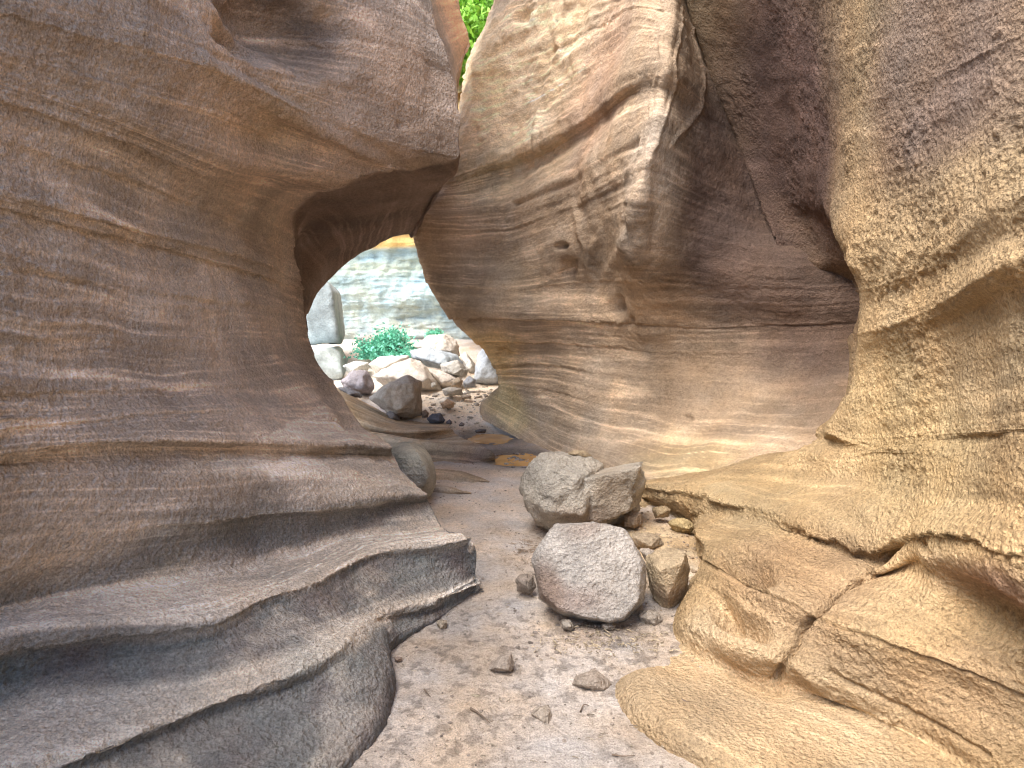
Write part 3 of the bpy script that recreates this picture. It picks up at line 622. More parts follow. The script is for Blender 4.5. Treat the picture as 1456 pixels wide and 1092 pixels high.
# ================================================================== LOW LEDGES behind the pale boulder
def e(*p): return [list(p)]
Er = [
 e((380,520,12),(440,535,11.5),(480,552,11),(520,575,10.2),(550,588,9.9),(580,594,9.8),(610,597,9.6),(635,599,9.5)),
 e((380,545,9.6),(440,550,9.5),(490,562,9.4),(530,582,9.3),(560,594,9.25),(590,600,9.2),(615,602,9.1),(640,604,8.95)),
 e((380,575,8.6),(440,590,8.5),(515,607,8.3),(545,614,8.25),(575,617,8.25),(600,616,8.35),(622,614,8.45),(643,611,8.6)),
 e((380,583,8.64),(440,598,8.54),(517,614,8.36),(547,621,8.30),(577,624,8.30),(602,622,8.4),(624,619,8.5),(646,615,8.62)),
 e((380,600,8.0),(440,605,7.9),(540,621,7.85),(585,629,7.68),(620,634,7.5),(650,637,7.38),(680,639,7.28),(698,641,7.2)),
 e((380,603,8.0),(440,609,7.9),(540,626,7.83),(585,634,7.66),(620,639,7.48),(650,642,7.36),(680,644,7.26),(702,645,7.2)),
 e((380,645,None,.03),(440,645,None,.03),(540,647,None,.02),(585,651,None,.005),(620,654,None,.0),(650,657,None,.0),(680,659,None,-.005),(704,656,None,-.01)),
 e((380,655,None,-.04),(440,655,None,-.04),(540,657,None,-.04),(585,659,None,-.04),(620,663,None,-.04),(650,668,None,-.04),(680,673,None,-.04),(706,666,None,-.04)),
 e((380,662,None,-.03),(440,662,None,-.03),(540,664,None,-.03),(585,666,None,-.03),(620,669,None,-.03),(650,672,None,-.03),(676,677,None,-.03),(700,682,None,-.03)),
 e((380,662,None,.05),(440,664,None,.05),(540,667,None,.05),(585,669,None,.05),(620,671,None,.05),(650,674,None,.045),(672,679,None,.035),(695,685,None,.01)),
 e((380,672,None,.02),(440,674,None,.02),(540,678,None,.01),(585,680,None,.01),(620,683,None,-.0),(650,686,None,-.0),(672,688,None,-.01),(694,689,None,-.02)),
 e((380,690,None,-.03),(440,690,None,-.03),(540,690,None,-.03),(585,690,None,-.03),(615,690,None,-.03),(640,692,None,-.03),(658,696,None,-.03),(678,698,None,-.03)),
 e((380,690,None,.04),(440,690,None,.04),(540,690,None,.04),(585,691,None,.04),(615,693,None,.04),(640,696,None,.035),(658,700,None,.025),(670,702,None,.01)),
 e((380,700,None,.0),(440,700,None,.0),(540,700,None,.0),(585,700,None,.0),(615,702,None,-.01),(640,705,None,-.01),(658,706,None,-.02),(670,706,None,-.03)),
 e((380,720,None,-.05),(440,720,None,-.05),(540,720,None,-.05),(585,720,None,-.05),(615,720,None,-.05),(640,720,None,-.05),(658,720,None,-.05),(675,718,None,-.05)),
]
G, s, tk = loft(Er, (300,), step=.0016)
N_ = normals(G)
if np.mean(N_[..., 2]) < 0: N_ = -N_
d = .006*fbm(G, 4, 3, off=3)+.008*strata_noise(np.broadcast_to(s[:, None], G.shape[:2]), G, 9, 5)+.004*fbm(G, 20, 2, off=1)
G = G+N_*d[..., None]
tint = paint(G, (.36, .27, .18), [(at(500, 580, 9), (.8, 1, .4), (.42, .31, .19), .7), (at(670, 652, 7.1), (.4, .3, .1), (.26, .18, .15), .7), (at(640, 690, 6.2), (.6, .5, .1), (.35, .29, .24), .7)], 4)
tint = weather(tint, G, np.broadcast_to(s[:, None], G.shape[:2]), 5, .4)
me = mesh_np('rock_ledge', G, grid_faces(*G.shape[:2]))
attr_f(me, 'strata', np.broadcast_to(s[:, None], G.shape[:2])); attr_c(me, 'tint', tint)
tag(link('rock_ledge', me, M_MID), 'low stepped tan ledges beside the orange puddles', 'rock ledge', kind='structure')

# ================================================================== BACK WALL, HILLSIDE
def back_wall():
    xs = np.linspace(-9, 7, 420); zs = np.linspace(-.3, 6.6, 420)
    X, Zz = np.meshgrid(xs, zs)
    Yb = 15.6+.05*(X+1)**2*0.3+.18*(Zz-1.5)*sstep(3.5, 6.6, Zz)
    G = np.stack([X, Yb, Zz], -1)
    S2 = Zz+.3-.02*X+.03*fbm(G, .5, 2)
    q = np.stack([X*.12, X*0, S2*2.1], -1)
    st = perlin(q)
    step_ = .28*np.tanh(4*st)+.09*perlin(np.stack([X*.25, X*0, S2*7], -1)+5)
    d = step_*sstep(2.0, 3.6, Zz)+.35*step_+.05*fbm(G, 2, 3)+.15*fbm(G, .4, 2, off=4)
    d += .05*perlin(np.stack([X*.6, X*0, S2*1.4], -1)+9)
    d += .10*np.abs(fbm(np.stack([X*.5, X*0, S2*2.5], -1), 1.2, 4, .6, off=44))+.05*fbm(G, 5, 3)
    G[..., 1] -= d
    c = paint(G, (.50, .50, .45), [((-2.2, 15.5, 2.3), (5, 3, .8), (.47, .52, .50), .8), ((0, 15.5, .9), (5, 3, .5), (.58, .50, .42), .7)], 2)
    wh = (np.exp(-((S2-2.65)/.14)**2))[..., None]
    c = c*(1-wh*.7)+np.array((.72, .68, .52))*wh*.7
    c = weather(c, G, S2*.35, 6, .2, con=.6)*np.array((.60, .72, .76))*(1-.18*np.exp(-(np.abs(((S2*1.9) % 1)-.5)/.03)**2)*(fbm(G, .8, 2, off=8) > -.1))[..., None]
    yel = .8*sstep(3.02, 3.12, S2+.05*st)[..., None]
    c = c*(1-yel)+np.array((.80, .52, .16))*yel
    me = mesh_np('canyon_wall_far', G, grid_faces(*X.shape, flip=True))
    attr_f(me, 'strata', S2*.35); attr_c(me, 'tint', c)
    tag(link('canyon_wall_far', me, M_FAR), 'sunlit far rock face, pale blue grey below and yellow above', 'rock wall', kind='structure')
back_wall()
def hillside():
    xs = np.linspace(-14, 12, 160); t = np.linspace(0, 1, 120)
    X, T = np.meshgrid(xs, t)
    G = np.stack([X, 16.4+13*T, 6.2+12*T], -1)
    G[..., 2] += .5*fbm(G, .5, 4, off=2)
    c = paint(G, (.52, .42, .26), [((0, 17, 8), (3, 3, 2), (.55, .45, .3), .6)], 2)
    me = mesh_np('hillside', G, grid_faces(*X.shape, flip=True))
    attr_f(me, 'strata', X*0); attr_c(me, 'tint', c)
    tag(link('hillside', me, M_FAR), kind='structure')
hillside()

# ================================================================== ROCKS
def ico(n):
    bm = bmesh.new(); bmesh.ops.create_icosphere(bm, subdivisions=n, radius=1)
    V = np.array([v.co[:] for v in bm.verts]); Fc = np.array([[v.index for v in f.verts] for f in bm.faces]); bm.free()
    return V, Fc
ICO = {k: ico(k) for k in (3, 4, 5, 6, 7)}
def hull_planes(pts):
    bm = bmesh.new()
    for p in pts: bm.verts.new(p)
    r = bmesh.ops.convex_hull(bm, input=bm.verts)
    bm.normal_update(); out = []
    c = np.mean(np.array(pts), 0)
    for f in bm.faces:
        n = np.array(f.normal); h = n@(np.array(f.verts[0].co)-c)
        if h < 0: n, h = -n, -h
        if h > 1e-4: out.append((n, h))
    bm.free(); return c, out
def star(dirs, planes, sharp):
    acc = 0
    sharp = sharp*2.6
    for n, h in planes: acc = acc+np.maximum(0, dirs@n/h)**sharp
    return acc**(-1/sharp)
def rock(name, outline, Y, thick, colr, label, cat='boulder', group=None, sharp=14, lvl=5, rough=.05, fr=3.0, mat=None,
         front=(), ring=(.72,.9,0.), jit=1., tintblobs=(), sink=.0, seed=None, extra=None, crk=()):
    """outline: pixel outline at forward distance Y; thick: half depth; front: (px,py,dY) extra corner points"""
    P0 = [at(a, b, Y) for a, b in outline]; cpx = np.mean([a for a, b in outline]); cpy = np.mean([b for a, b in outline])
    pts = list(P0); hh_ = max(abs(b-cpy) for a, b in outline)
    for k, (a, b) in enumerate(outline):
        if jit > .5 and k % 2: continue
        f1 = ring[0]+.08*jit*rnd.uniform(-1, 1); f2 = .75+.1*rnd.random()
        q = at(cpx+(a-cpx)*f1, cpy+(b-cpy)*f1, Y); q = q+np.array([0, -thick*(ring[1]+.12*jit*rnd.uniform(-1, 1)+ring[2]*(b-cpy)/hh_), 0])
        # keep the pixel position while moving nearer
        rr_ = ray(cpx+(a-cpx)*f1, cpy+(b-cpy)*f1); pts.append(CAM+rr_*q[1])
        pts.append(at(cpx+(a-cpx)*f2, cpy+(b-cpy)*f2, Y)+np.array([0, thick*(.8+.3*rnd.random()), 0]))
    for a, b, dy in front: pts.append(at(a, b, Y+dy))
    c, pl = hull_planes(pts)
    V, Fc = ICO[lvl]
    r = star(V, pl, sharp)
    if extra is not None:
        for out2, Y2, th2, sh2 in extra:
            p2 = [at(a, b, Y2) for a, b in out2]; cx2 = np.mean([a for a, b in out2]); cy2 = np.mean([b for a, b in out2])
            p2 += [at(cx2+(a-cx2)*.75, cy2+(b-cy2)*.75, Y2-th2) for a, b in out2]+[at(cx2+(a-cx2)*.75, cy2+(b-cy2)*.75, Y2+th2) for a, b in out2]
            c2, pl2 = hull_planes(p2)
            pl3 = []
            for n, h in pl2:
                hh = h+n@(c2-c)
                pl3.append((n, hh))
            if all(h > .005 for n, h in pl3): r = np.maximum(r, star(V, pl3, sh2))
    size = float(np.median(r)); seed = rnd.random()*50 if seed is None else seed
    W = V*r[:, None]
    q = W/size
    dsp = rough*fbm(q, fr*.5, 5, .55, off=seed)+.35*rough*np.abs(fbm(q, fr*1.6, 4, .55, off=seed+4))
    dsp = dsp-rough*.55*np.maximum(0, fbm(q, fr*1.1, 3, .5, off=seed+14)-.12)+.12*rough*fbm(q, fr*6, 3, .6, off=seed+21)
    W = W*(1+dsp)[:, None]
    for ln, w, h in crk:
        L_ = [at(*t)-c for t in ln]
        dd = seg_dist(W+0*W, L_)
        W = W-V*(h*np.exp(-((dd+.01*fbm(W, 9, 2, off=seed))/w)**2))[:, None]
    z0 = W[:, 2].min(); base = np.array([c[0], c[1], c[2]+z0])
    Wp = W.copy(); Wp[:, 2] -= z0
    me = mesh_np(name, Wp, Fc)
    world = Wp+base
    t = paint(world, colr, tintblobs, seed, warp=size*.4)
    var = fbm(q, 1.6, 4, .6, off=seed+9)[:, None]
    t = t*(1+.28*var)
    # height and tint stored per vertex
    attr_f(me, 'strata', world[:, 2]); attr_c(me, 'tint', np.clip(t, .02, .9))
    o = link(name, me, mat or M_STONE); o.location = base+np.array([0, 0, -sink])
    tag(o, label, cat, group); return o

# the three large rocks in the foreground
rock('boulder', [(755,792),(788,749),(840,742),(892,755),(919,800),(917,858),(892,887),(868,894),(838,880),(795,875),(765,850)],
     3.62, .26, (.47, .435, .40), 'rounded purple grey boulder, flat faced, nearest of the large rocks on the sand', sharp=40, lvl=6, rough=.05, fr=3, ring=(.86,.50,.55), jit=.15,
     front=[],
     tintblobs=[(at(800,860,3.4), (.3,.3,.1), (.29,.22,.19), .7), (at(855,770,3.5), (.2,.3,.08), (.27,.20,.16), .6), (at(830,820,3.4), (.14,.3,.12), (.52,.49,.46), .5), (at(778,850,3.4), (.12,.3,.14), (.27,.20,.16), .8)], seed=5)
rock('boulder', [(740,690),(752,660),(770,645),(800,645),(835,650),(858,660),(862,700),(858,735),(830,752),(785,757),(757,742),(744,720)],
     4.95, .36, (.49, .44, .37), 'large cracked tan boulder with a split right half, behind the rounded grey one', sharp=18, lvl=6, rough=.085, fr=4, ring=(.6,.7,.3),
     front=[(775,672,-.22),(820,680,-.30),(830,735,-.36),(760,715,-.28)],
     extra=[([(770,690),(835,672),(862,667),(888,660),(916,655),(919,690),(910,722),(880,746),(850,758),(790,742)], 5.0, .30, 26)],
     crk=[([(858,662,4.7),(850,690,4.58),(846,720,4.55),(846,752,4.6)], .022, .05), ([(835,660,4.7),(822,675,4.62),(846,690,4.6)], .02, .035), ([(775,700,4.62),(800,690,4.6),(822,676,4.62)], .014, .02)],
     tintblobs=[(at(880,700,4.8), (.2,.4,.25), (.36,.28,.20), .7), (at(770,680,4.7), (.2,.4,.2), (.36,.34,.30), .5), (at(830,735,4.7), (.3,.4,.1), (.28,.21,.16), .7), (at(830,680,4.7), (.15,.4,.12), (.46,.43,.38), .5)], seed=12)
rock('boulder', [(919,800),(930,786),(955,783),(974,788),(981,812),(976,850),(955,880),(938,868),(924,838)],
     3.72, .14, (.44, .345, .23), 'angular sharp edged ochre rock wedged right of the rounded grey boulder', sharp=60, ring=(.45,1.0,.2), lvl=6, rough=.05, fr=4,
     front=[(938,812,-.16),(970,800,-.14),(950,850,-.16),(975,785,-.02),(926,790,-.04)],
     tintblobs=[(at(950,850,3.6), (.12,.2,.1), (.33,.24,.17), .7)], seed=3)
rock('boulder', [(555,632),(580,627),(600,638),(616,655),(621,680),(616,705),(600,714),(570,710),(545,690),(540,655)],
     5.75, .3, (.52, .49, .40), 'smooth pale greenish grey boulder tucked behind the tip of the left ledge', sharp=9, lvl=6, rough=.05, fr=3,
     tintblobs=[(at(600,690,5.5), (.3,.4,.15), (.30,.27,.24), .6)], seed=8)
rock('flat_stone', [(807,645),(815,640),(832,641),(842,648),(838,651),(812,650)], 5.0, .06, (.44, .34, .22), 'thin flat tan stone lying on top of the large cracked boulder', 'stone', sharp=20, lvl=4, rough=.06)
small = [
 ('rock', [(733,820),(742,812),(758,816),(763,832),(755,842),(736,838)], 3.85, .06, (.34,.28,.23), 'small brown rock against the left foot of the rounded grey boulder'),
 ('stone', [(798,880),(810,877),(817,887),(812,894),(800,890)], 3.42, .04, (.40,.36,.31), 'pale oval stone half under the front edge of the rounded grey boulder'),
 ('rock', [(908,872),(922,864),(938,868),(945,882),(935,891),(915,889)], 3.52, .07, (.38,.33,.28), 'low pinkish rock below the gap between rounded boulder and ochre rock'),
 ('stone', [(855,884),(866,880),(876,886),(872,894),(858,893)], 3.43, .03, (.36,.32,.28), 'small grey stone at the bottom tip of the rounded grey boulder'),
 ('rock', [(950,742),(962,733),(978,736),(990,744),(985,754),(962,758)], 4.75, .08, (.50,.38,.20), 'loose ochre rock with a dark hollow under the right rock lip'),
 ('rock', [(888,730),(900,723),(912,728),(914,742),(902,750),(888,746)], 4.85, .08, (.38,.29,.21), 'brown rock at the right foot of the large cracked boulder'),
 ('rock', [(898,758),(915,751),(938,757),(946,768),(930,778),(905,776)], 4.45, .10, (.42,.33,.23), 'half buried brown rock on the slope above the ochre rock'),
 ('rock', [(910,780),(922,776),(934,783),(936,794),(918,794)], 4.0, .06, (.44,.38,.32), 'small pale rock between rounded boulder and ochre rock, on their upper side'),
 ('rock', [(927,722),(945,716),(955,722),(950,733),(932,734)], 5.0, .07, (.44,.33,.20), 'small sandy rock uphill of the cracked boulder under the lip'),
 ('stone', [(620,881),(628,877),(636,881),(635,890),(625,893)], 3.46, .03, (.42,.35,.27), 'lone small tan stone on the sand beside the left ledge'),
 ('stone', [(540,915),(547,913),(550,919),(545,923),(540,921)], 3.2, .02, (.24,.20,.18), 'small dark stone in the corner where two left ledges meet'),
 ('rock', [(693,944),(712,925),(727,920),(731,938),(728,948),(705,949)], 3.05, .06, (.44,.37,.31), 'pointed brown rock half buried in the middle of the sand'),
 ('rock', [(812,964),(826,952),(850,950),(870,962),(868,974),(850,982),(838,972)], 2.92, .07, (.42,.35,.29), 'wide half buried brown rock with a dark left corner, nearest the right slab'),
 ('rock', [(755,1005),(768,997),(782,1000),(790,1022),(784,1032),(770,1022)], 2.68, .05, (.47,.40,.33), 'ridged tan rock half buried in the near sand'),
 ('stone', [(758,966),(768,960),(777,965),(773,972),(760,973)], 2.95, .03, (.36,.29,.24), 'small brown stone poking from the sand left of the wide buried rock'),
 ('stone', [(660,985),(672,978),(687,980),(684,989),(666,991)], 2.84, .03, (.45,.38,.28), 'flat pale stone level with the sand left of centre'),
 ('stone', [(560,931),(566,929),(572,932),(570,936),(562,936)], 3.12, .015, (.40,.30,.24), 'tiny reddish stone on the sand below the ledge corner'),
 ('stone', [(750,910),(756,908),(760,912),(755,915)], 3.3, .015, (.20,.17,.15), 'tiny dark stone on the sand above the pointed rock'),
 ('stone', [(450,594),(462,590),(470,596),(462,601)], 4.5, .02, (.30,.2,.15), None),
]
for nm, ol, Yv, th, cl, lb in small:
    if lb is None: continue
    a, b = np.mean(np.array(ol), 0); b2 = max(q[1] for q in ol)
    sk = .028 if ('half buried' in lb or 'poking' in lb or 'level' in lb) else .014
    rock(nm, ol, Yv, th, cl, lb, 'rock' if nm == 'rock' else 'stone', sharp=26, ring=(.55,.9,.2), lvl=5, rough=.09, fr=4, sink=sk)

# boulder heap beyond the arch
FARG = 'boulders heaped beyond the arch'
far = [
 ([(523,567),(545,548),(578,533),(598,542),(600,570),(599,592),(567,597),(548,582)], 9.3, .35, (.40,.34,.28), 'big angular brown boulder with a pale flat top, front of the far heap', 45, [(550,552,-.25),(590,565,-.3),(585,545,-.2),(560,590,-.2)]),
 ([(485,542),(501,526),(521,527),(534,548),(526,562),(490,556)], 10.2, .25, (.30,.27,.28), 'purple grey boulder at the left end of the far heap', 22, []),
 ([(479,551),(492,550),(512,560),(515,566),(495,564)], 9.75, .14, (.20,.19,.19), 'flat dark boulder lowest at the left of the far heap', 20, []),
 ([(526,535),(560,517),(584,509),(600,515),(622,540),(628,556),(595,560),(550,552)], 10.7, .45, (.56,.50,.43), 'largest pale slab in the middle of the far heap', 30, [(590,535,-.4)]),
 ([(523,518),(540,507),(584,505),(578,520),(534,532)], 11.3, .3, (.60,.56,.50), 'pale low boulder directly under the teal bush', 20, []),
 ([(581,498),(606,492),(650,505),(658,518),(645,526),(610,522),(586,510)], 11.5, .3, (.36,.40,.43), 'long rounded blue grey boulder lying across the heap', 9, []),
 ([(588,492),(608,477),(633,475),(650,485),(655,507),(630,505),(600,500)], 12.2, .35, (.55,.50,.44), 'topmost pale pitted boulder right of the teal bush', 14, []),
 ([(626,518),(650,511),(666,526),(664,536),(644,536),(628,528)], 10.9, .22, (.44,.42,.38), 'rounded grey boulder right under the long blue grey one', 14, []),
 ([(604,524),(630,528),(655,540),(650,552),(625,550)], 10.75, .22, (.56,.50,.44), 'sloping pale slab right of the largest pale slab', 25, []),
 ([(640,542),(652,536),(659,542),(655,550),(643,550)], 10.35, .1, (.33,.26,.19), 'small brown rock in front of the sloping pale slab', 20, []),
 ([(658,543),(667,534),(677,540),(676,551),(660,551)], 10.5, .12, (.32,.33,.35), 'small round blue grey rock at the right end of the heap', 12, []),
 ([(628,554),(640,550),(657,553),(659,562),(632,563)], 10.0, .12, (.48,.43,.36), 'flat stone lying on the pale gravel before the heap', 25, []),
 ([(626,574),(636,567),(647,573),(645,580),(630,581)], 9.6, .08, (.52,.36,.24), 'small orange stone on the gravel right of the angular boulder', 30, []),
 ([(606,596),(614,588),(626,588),(633,597),(630,603),(612,602)], 9.15, .12, (.12,.12,.14), 'round near black stone at the foot of the angular boulder', 10, []),
 ([(634,600),(639,596),(643,600),(641,604),(635,604)], 9.1, .05, (.14,.13,.14), 'tiny dark stone beside the near black one', 14, []),
 ([(652,604),(656,600),(661,603),(659,606),(653,606)], 8.95, .04, (.2,.17,.15), 'tiny brown stone on damp sand short of the first puddle', 14, []),
 ([(599,586),(605,582),(610,588),(608,594),(600,594)], 9.25, .06, (.26,.2,.16), 'small brown stone against the right side of the angular boulder', 20, []),
 ([(510,484),(520,476),(535,476),(541,490),(536,503),(514,502)], 12.9, .3, (.52,.45,.42), 'pinkish grey boulder left behind the teal bush', 14, []),
 ([(488,520),(505,513),(523,516),(523,530),(495,532)], 11.6, .3, (.56,.56,.52), 'pale boulder behind the purple grey one', 20, []),
 ([(672,548),(678,505),(690,490),(706,500),(716,545),(705,556)], 11.3, .3, (.44,.47,.50), 'tall blue grey boulder leaning on the wall at the right of the heap', 20, []),
 ([(654,506),(662,500),(676,520),(680,540),(664,532)], 12.0, .25, (.58,.56,.52), 'pale triangular rock behind the right end of the heap', 30, []),
 ([(655,563),(662,560),(671,563),(668,567),(657,567)], 9.9, .05, (.42,.34,.26), 'little tan stone right of the flat gravel stone', 20, []),
 ([(613,545),(618,543),(622,547),(619,552),(613,551)], 10.2, .06, (.4,.36,.3), 'small stone in the gap below the largest pale slab', 20, []),
 ([(500,576),(512,571),(525,578),(520,583),(505,582)], 9.35, .1, (.24,.2,.18), None, 20, []),
 ([(548,588),(556,583),(566,590),(570,598),(556,598)], 9.1, .1, (.2,.18,.17), 'dark low rock tucked under the angular boulder', 20, []),
 ([(675,612),(682,610),(692,611),(690,616),(677,616)], 8.65, .05, (.12,.11,.11), 'dark flat stone sitting in the farther puddle', 14, []),
]
for ol, Yv, th, cl, lb, sh, fr_ in far:
    if lb is None: continue
    w = max(q[0] for q in ol)-min(q[0] for q in ol)
    big = w > 25
    rock('boulder' if big else 'stone', ol, Yv, th, cl, lb, 'boulder' if big else 'stone', FARG if big else 'small stones scattered before the far heap', sharp=max(sh, 24), ring=(.55,.95,.25), lvl=5 if big else 4, rough=.08, fr=4, mat=M_FSTONE, front=fr_)
# rocks that close the view at the left rear of the arch: two stacked blocks
rock('boulder', [(415,392),(462,394),(475,412),(480,440),(484,488),(415,492)], 12.6, .8, (.30,.35,.36), 'upright grey block at the left behind the arch', group=FARG, ring=(.9,1.,0), sharp=60, lvl=5, rough=.04, mat=M_FSTONE, seed=2)
rock('boulder', [(420,496),(484,493),(490,530),(494,580),(420,585)], 12.2, .9, (.40,.45,.44), 'layered pale block below the upright grey one', group=FARG, ring=(.9,1.,0), sharp=60, lvl=5, rough=.05, mat=M_FSTONE, seed=4)

# ================================================================== PEBBLES, LITTER
def scatter(name, mat, spots, maker, label, cat, colr=None):
    Vs, Fs, Cs = [], [], []; k = 0
    for s_ in spots:
        V, Fc, c = maker(*s_); Vs.append(V); Fs.append(np.asarray(Fc)+k); Cs.append(np.tile(c, (len(V), 1))); k += len(V)
    V = np.concatenate(Vs); me = mesh_np(name, V, np.concatenate(Fs), smooth=False)
    attr_f(me, 'strata', V[:, 2]*0); attr_c(me, 'tint', np.concatenate(Cs))
    return tag(link(name, me, mat), label, cat, kind='stuff')
V2, F2 = ico(2)
def pebble(x, y, r, c, zoff=0.0):
    a = rnd.random()*6.28; sc = np.array([r*(.8+.6*rnd.random()), r*(.7+.5*rnd.random()), r*(.45+.3*rnd.random())])
    W = V2*(1+.22*perlin(V2*1.3+rnd.random()*60))[:, None]*sc
    R = np.array([[math.cos(a), -math.sin(a), 0], [math.sin(a), math.cos(a), 0], [0, 0, 1]])
    return W@R.T+np.array([x, y, float(floor_z(x, y))+r*.15+zoff]), F2, c
def tone(v, s=.05, hue=0):
    k = 1+s*rnd.uniform(-3, 3); return np.array([v[0]*k, v[1]*k, v[2]*k])
sp = []
for _ in range(900):
    y = 2.2+7.5*rnd.random()**1.3; x = -.6+rnd.random()*2.0
    if y > 5: x = -.7+rnd.random()*1.3
    sp.append((x, y, .003+.006*rnd.random()**2, tone((.32, .27, .23), .12)))
for _ in range(300):
    y = rnd.gauss(4.4, .6); x = rnd.gauss(.98, .18); sp.append((x, y, .004+.014*rnd.random()**3, tone((.38, .29, .2), .1)))
for _ in range(160):
    y = rnd.gauss(3.4, .12); x = rnd.gauss(.45, .3); sp.append((x, y, .003+.009*rnd.random()**3, tone((.36, .31, .27), .1)))
for _ in range(260):
    y = rnd.gauss(9.8, .6); x = rnd.gauss(-.5, .4); sp.append((x, y, .01+.03*rnd.random()**3, tone((.5, .43, .35), .12)))
scatter('pebbles', M_STONE, sp, pebble, 'loose grit and tiny pebbles scattered over the sand', 'pebbles')
cx, cy = PUD[1][:2]; sp = []
for _ in range(60):
    sp.append((cx+rnd.gauss(-.03, .05), cy+rnd.gauss(-.02, .08), .010+.020*rnd.random()**2, tone((.27, .25, .24), .15), .022))
for _ in range(35):
    a = rnd.random()*6.28; sp.append((cx-.05+.33*math.cos(a), cy-.08+.36*math.sin(a), .008+.016*rnd.random()**2, tone((.24, .21, .20), .15), .004))
scatter('puddle_gravel', M_STONE, sp, pebble, 'heap of grey pebbles in and around the nearer puddle', 'gravel')
def straw(x, y, l, w, c, z=None):
    a = rnd.random()*3.14; zz = float(floor_z(x, y))+.006+.006*rnd.random(); t = rnd.uniform(-.12, .12)
    bend = rnd.uniform(-.2, .2)*l
    pts = [np.array([-l/2, 0, -t*l/2]), np.array([0, bend, .002]), np.array([l/2, 0, t*l/2])]
    V = []
    for p in pts:
        for dy, dz in ((-w, -w), (w, -w), (w, w), (-w, w)): V.append(p+np.array([0, dy, dz]))
    R = np.array([[math.cos(a), -math.sin(a), 0], [math.sin(a), math.cos(a), 0], [0, 0, 1]])
    V = np.array(V)@R.T+np.array([x, y, zz])
    Fc = []
    for s_ in (0, 4):
        for k in range(4): Fc.append((s_+k, s_+(k+1) % 4, s_+4+(k+1) % 4, s_+4+k))
    Fc += [(3, 2, 1, 0), (8, 9, 10, 11)]
    return V, Fc, c
sp = []
for _ in range(500):
    y = 2.2+2.9*rnd.random(); x = -.5+1.35*rnd.random(); sp.append((x, y, .008+.022*rnd.random()**2, .0008+.0007*rnd.random(), tone((.42, .36, .28), .15)))
for _ in range(170):
    sp.append((rnd.gauss(.5, .22), rnd.gauss(3.3, .07), .012+.035*rnd.random()**2, .001+.0012*rnd.random(), tone((.55, .46, .33), .12)))
for _ in range(60):
    sp.append((rnd.gauss(.08, .05), rnd.gauss(4.6, .15), .015+.04*rnd.random(), .0012, tone((.35, .26, .18), .12)))
scatter('dry_litter', M_STONE, sp, straw, 'dry straw and wood chips strewn around the foot of the boulders', 'litter')

def twig(pixs, z, r, label):
    pts = [atz(a, b, z+dz) for a, b, dz in pixs]
    q = cmr(np.linspace(0, 1, len(pts)), np.array(pts), np.linspace(0, 1, 12)); V = []
    for i, p in enumerate(q):
        d_ = q[min(i+1, 11)]-q[max(i-1, 0)]; d_ /= np.linalg.norm(d_); s_ = np.cross(d_, [0, 0, 1]); u = np.cross(s_, d_)
        rr_ = r*(1-.6*i/11)
        for k in range(6): V.append(p+rr_*(s_*math.cos(k*1.047)+u*math.sin(k*1.047)))
    base = q[0].copy(); V = np.array(V)-base
    Fc = [(i*6+k, i*6+(k+1) % 6, i*6+6+(k+1) % 6, i*6+6+k) for i in range(11) for k in range(6)]
    me = mesh_np('twig', V, Fc); o = link('twig', me, M_TWIG); o.location = base
    tag(o, label, 'twig', None)
def fz(a, b):
    p = atz(a, b, 0); return float(floor_z(p[0], p[1]))
twig([(669,1007,.006),(683,1016,.008),(697,1028,.006)], fz(683,1016)+.004, .005, 'dark bent twig lying on the near sand left of the ridged rock')
twig([(966,993,.0),(975,997,.004),(984,1000,.0)], .064, .004, 'short dark twig on the pale slab at the right')
twig([(1035,1037,.0),(1046,1039,.004),(1057,1040,.0)], .068, .004, 'second twig lower down on the pale slab')
twig([(603,980,.006),(608,986,.008),(612,991,.006)], fz(607,985)+.003, .0035, 'thin short twig on the sand near the bottom ledge')
twig([(870,1073,.004),(885,1075,.006),(903,1074,.004)], fz(885,1075)+.004, .003, 'thin dark twig at the foot of the pale slab')
twig([(825,1012,.004),(830,1002,.006),(838,1003,.004)], fz(828,1008)+.004, .003, 'thin pale twig beside the ridged tan rock')

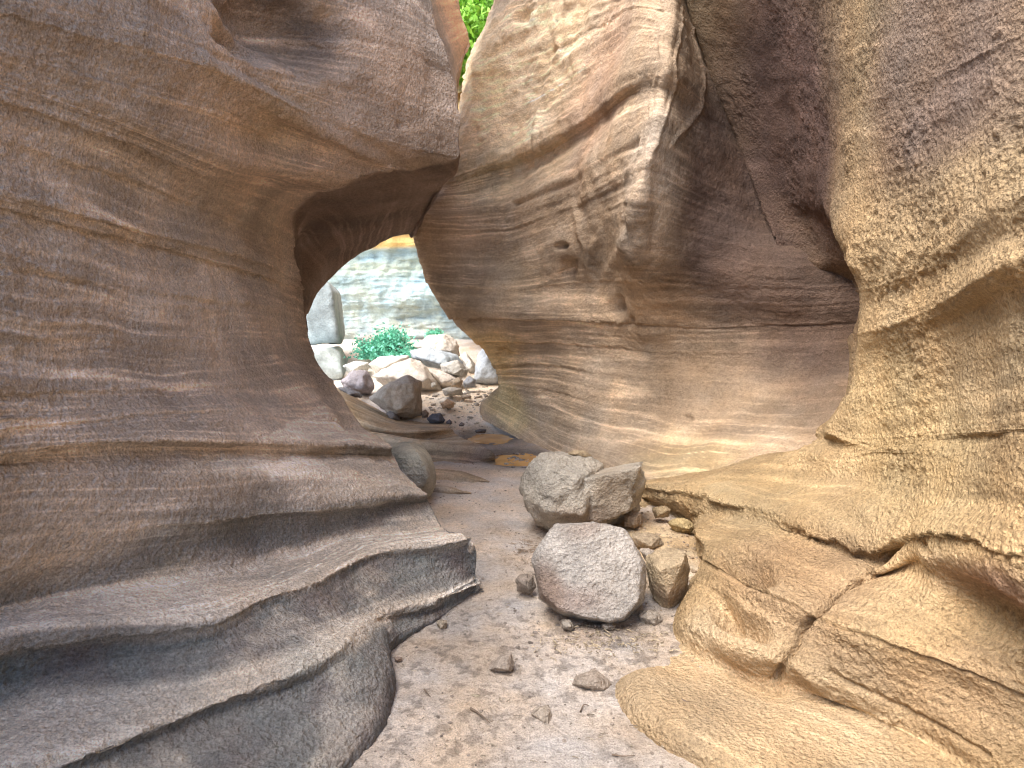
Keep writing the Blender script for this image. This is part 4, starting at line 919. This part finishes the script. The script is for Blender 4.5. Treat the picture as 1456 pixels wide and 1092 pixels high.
# ================================================================== PLANTS
def leaf_cloud(n, cen, rad, size, seed, clump=7, flatz=1.0):
    R = np.random.RandomState(seed)
    cl = R.normal(size=(clump, 3)); cl /= np.linalg.norm(cl, axis=1)[:, None]; cl *= R.uniform(.3, .85, (clump, 1)); cl[:, 2] = np.abs(cl[:, 2])*.9
    V, Fc = [], []
    for i in range(n):
        c = cl[R.randint(clump)]; p = c+R.normal(size=3)*.22
        p = p*np.array(rad); 
        if p[2] < 0: p[2] *= -.3
        a = R.normal(size=3); a /= np.linalg.norm(a); b = np.cross(a, R.normal(size=3)); b /= np.linalg.norm(b)
        s_ = size*R.uniform(.6, 1.4); k = len(V)
        V += [p-a*s_, p+b*s_*.45, p+a*s_, p-b*s_*.45]; Fc.append((k, k+1, k+2, k+3))
    return np.array(V), Fc
def bush(px, py, Y, rad, n, size, mat, label, seed, cat='bush', group=None, clump=9, zb=None):
    root = bpy.data.objects.new('bush', None); COL.objects.link(root)
    b = at(px, py, Y); root.location = b
    tag(root, label, cat, group)
    V, Fc = leaf_cloud(n, None, rad, size, seed, clump)
    link('foliage', mesh_np('foliage', V, Fc, smooth=False), mat, root)
    Vs, Fs = [], []; R = np.random.RandomState(seed)
    for k in range(7):
        e_ = np.array([R.uniform(-.6, .6)*rad[0], R.uniform(-.6, .6)*rad[1], R.uniform(.5, .9)*rad[2]]); w = .012*rad[0]+.004
        o0 = len(Vs)
        for p, ww in ((np.array([0, 0, -.1]), w), (e_*.5+np.array([0, 0, .04]), w*.7), (e_, w*.3)):
            for a in range(5): Vs.append(p+ww*np.array([math.cos(a*1.257), math.sin(a*1.257), 0]))
        for s_ in (0, 5):
            for a in range(5): Fs.append((o0+s_+a, o0+s_+(a+1) % 5, o0+s_+5+(a+1) % 5, o0+s_+5+a))
    link('stem', mesh_np('stem', Vs, Fs), M_BARK, root)
    return root
bush(558, 508, 12.4, (.58, .45, .44), 5200, .032, M_TEAL, 'bright teal green leafy bush growing among the far boulders', 5, clump=14)
bush(615, 478, 13.4, (.22, .2, .16), 500, .026, M_TEAL, 'sparse teal sprigs behind the topmost pale boulder', 6, group=None)
bush(668, 105, 15.8, (.9, .8, 1.3), 5000, .07, M_LIME, 'lime green shrub hanging in the gap at the top, lowest', 9, group='shrubs on the slope above the canyon')
bush(672, 45, 17.2, (1.0, .8, 1.4), 5000, .08, M_LIME, 'sunlit lime green shrub filling the middle of the top gap', 10, group='shrubs on the slope above the canyon')
bush(640, 20, 18.6, (1.6, .8, 1.6), 5000, .09, M_LIME, 'lime green shrub behind the orange rock at the top edge', 12, group='shrubs on the slope above the canyon')
bush(708, 12, 18.6, (.9, .8, 1.0), 3500, .07, M_TEAL, 'teal green shrub at the top edge above the pale wall', 13, group='shrubs on the slope above the canyon')

# ================================================================== LIGHT, CAMERA
w = bpy.data.worlds.new('World'); S.world = w; w.use_nodes = True
N, L = w.node_tree.nodes, w.node_tree.links
sky = N.new('ShaderNodeTexSky'); sky.sky_type = 'NISHITA'; sky.sun_disc = False
EL, AZ = math.radians(58), math.radians(232)      # azimuth measured from +Y clockwise
sky.sun_elevation = EL; sky.sun_rotation = AZ; sky.dust_density = 2.0
L.new(sky.outputs[0], N['Background'].inputs['Color']); N['Background'].inputs['Strength'].default_value = .52
sd = bpy.data.lights.new('sun', 'SUN'); sd.energy = 6.5; sd.angle = math.radians(46); sd.color = (1, .93, .82)
so = bpy.data.objects.new('sun', sd); COL.objects.link(so)
dv = Vector((math.sin(AZ)*math.cos(EL), math.cos(AZ)*math.cos(EL), math.sin(EL)))
so.rotation_euler = (-dv).to_track_quat('-Z', 'Y').to_euler()
cd = bpy.data.cameras.new('camera'); co = bpy.data.objects.new('camera', cd); COL.objects.link(co)
cd.sensor_width = 36; cd.lens = 36*F/1456; cd.clip_end = 300; cd.clip_start = .05
co.location = CAM; co.rotation_euler = (math.radians(90)-PITCH, 0, 0)
S.camera = co
S.render.engine = 'CYCLES'
S.cycles.use_denoising = True; S.cycles.pixel_filter_type = 'BLACKMAN_HARRIS'; S.cycles.filter_width = 1.2; S.cycles.max_bounces = 6; S.cycles.diffuse_bounces = 5; S.cycles.glossy_bounces = 2
S.view_settings.view_transform = 'Standard'; S.view_settings.look = 'None'; S.view_settings.exposure = 0; S.view_settings.gamma = 1
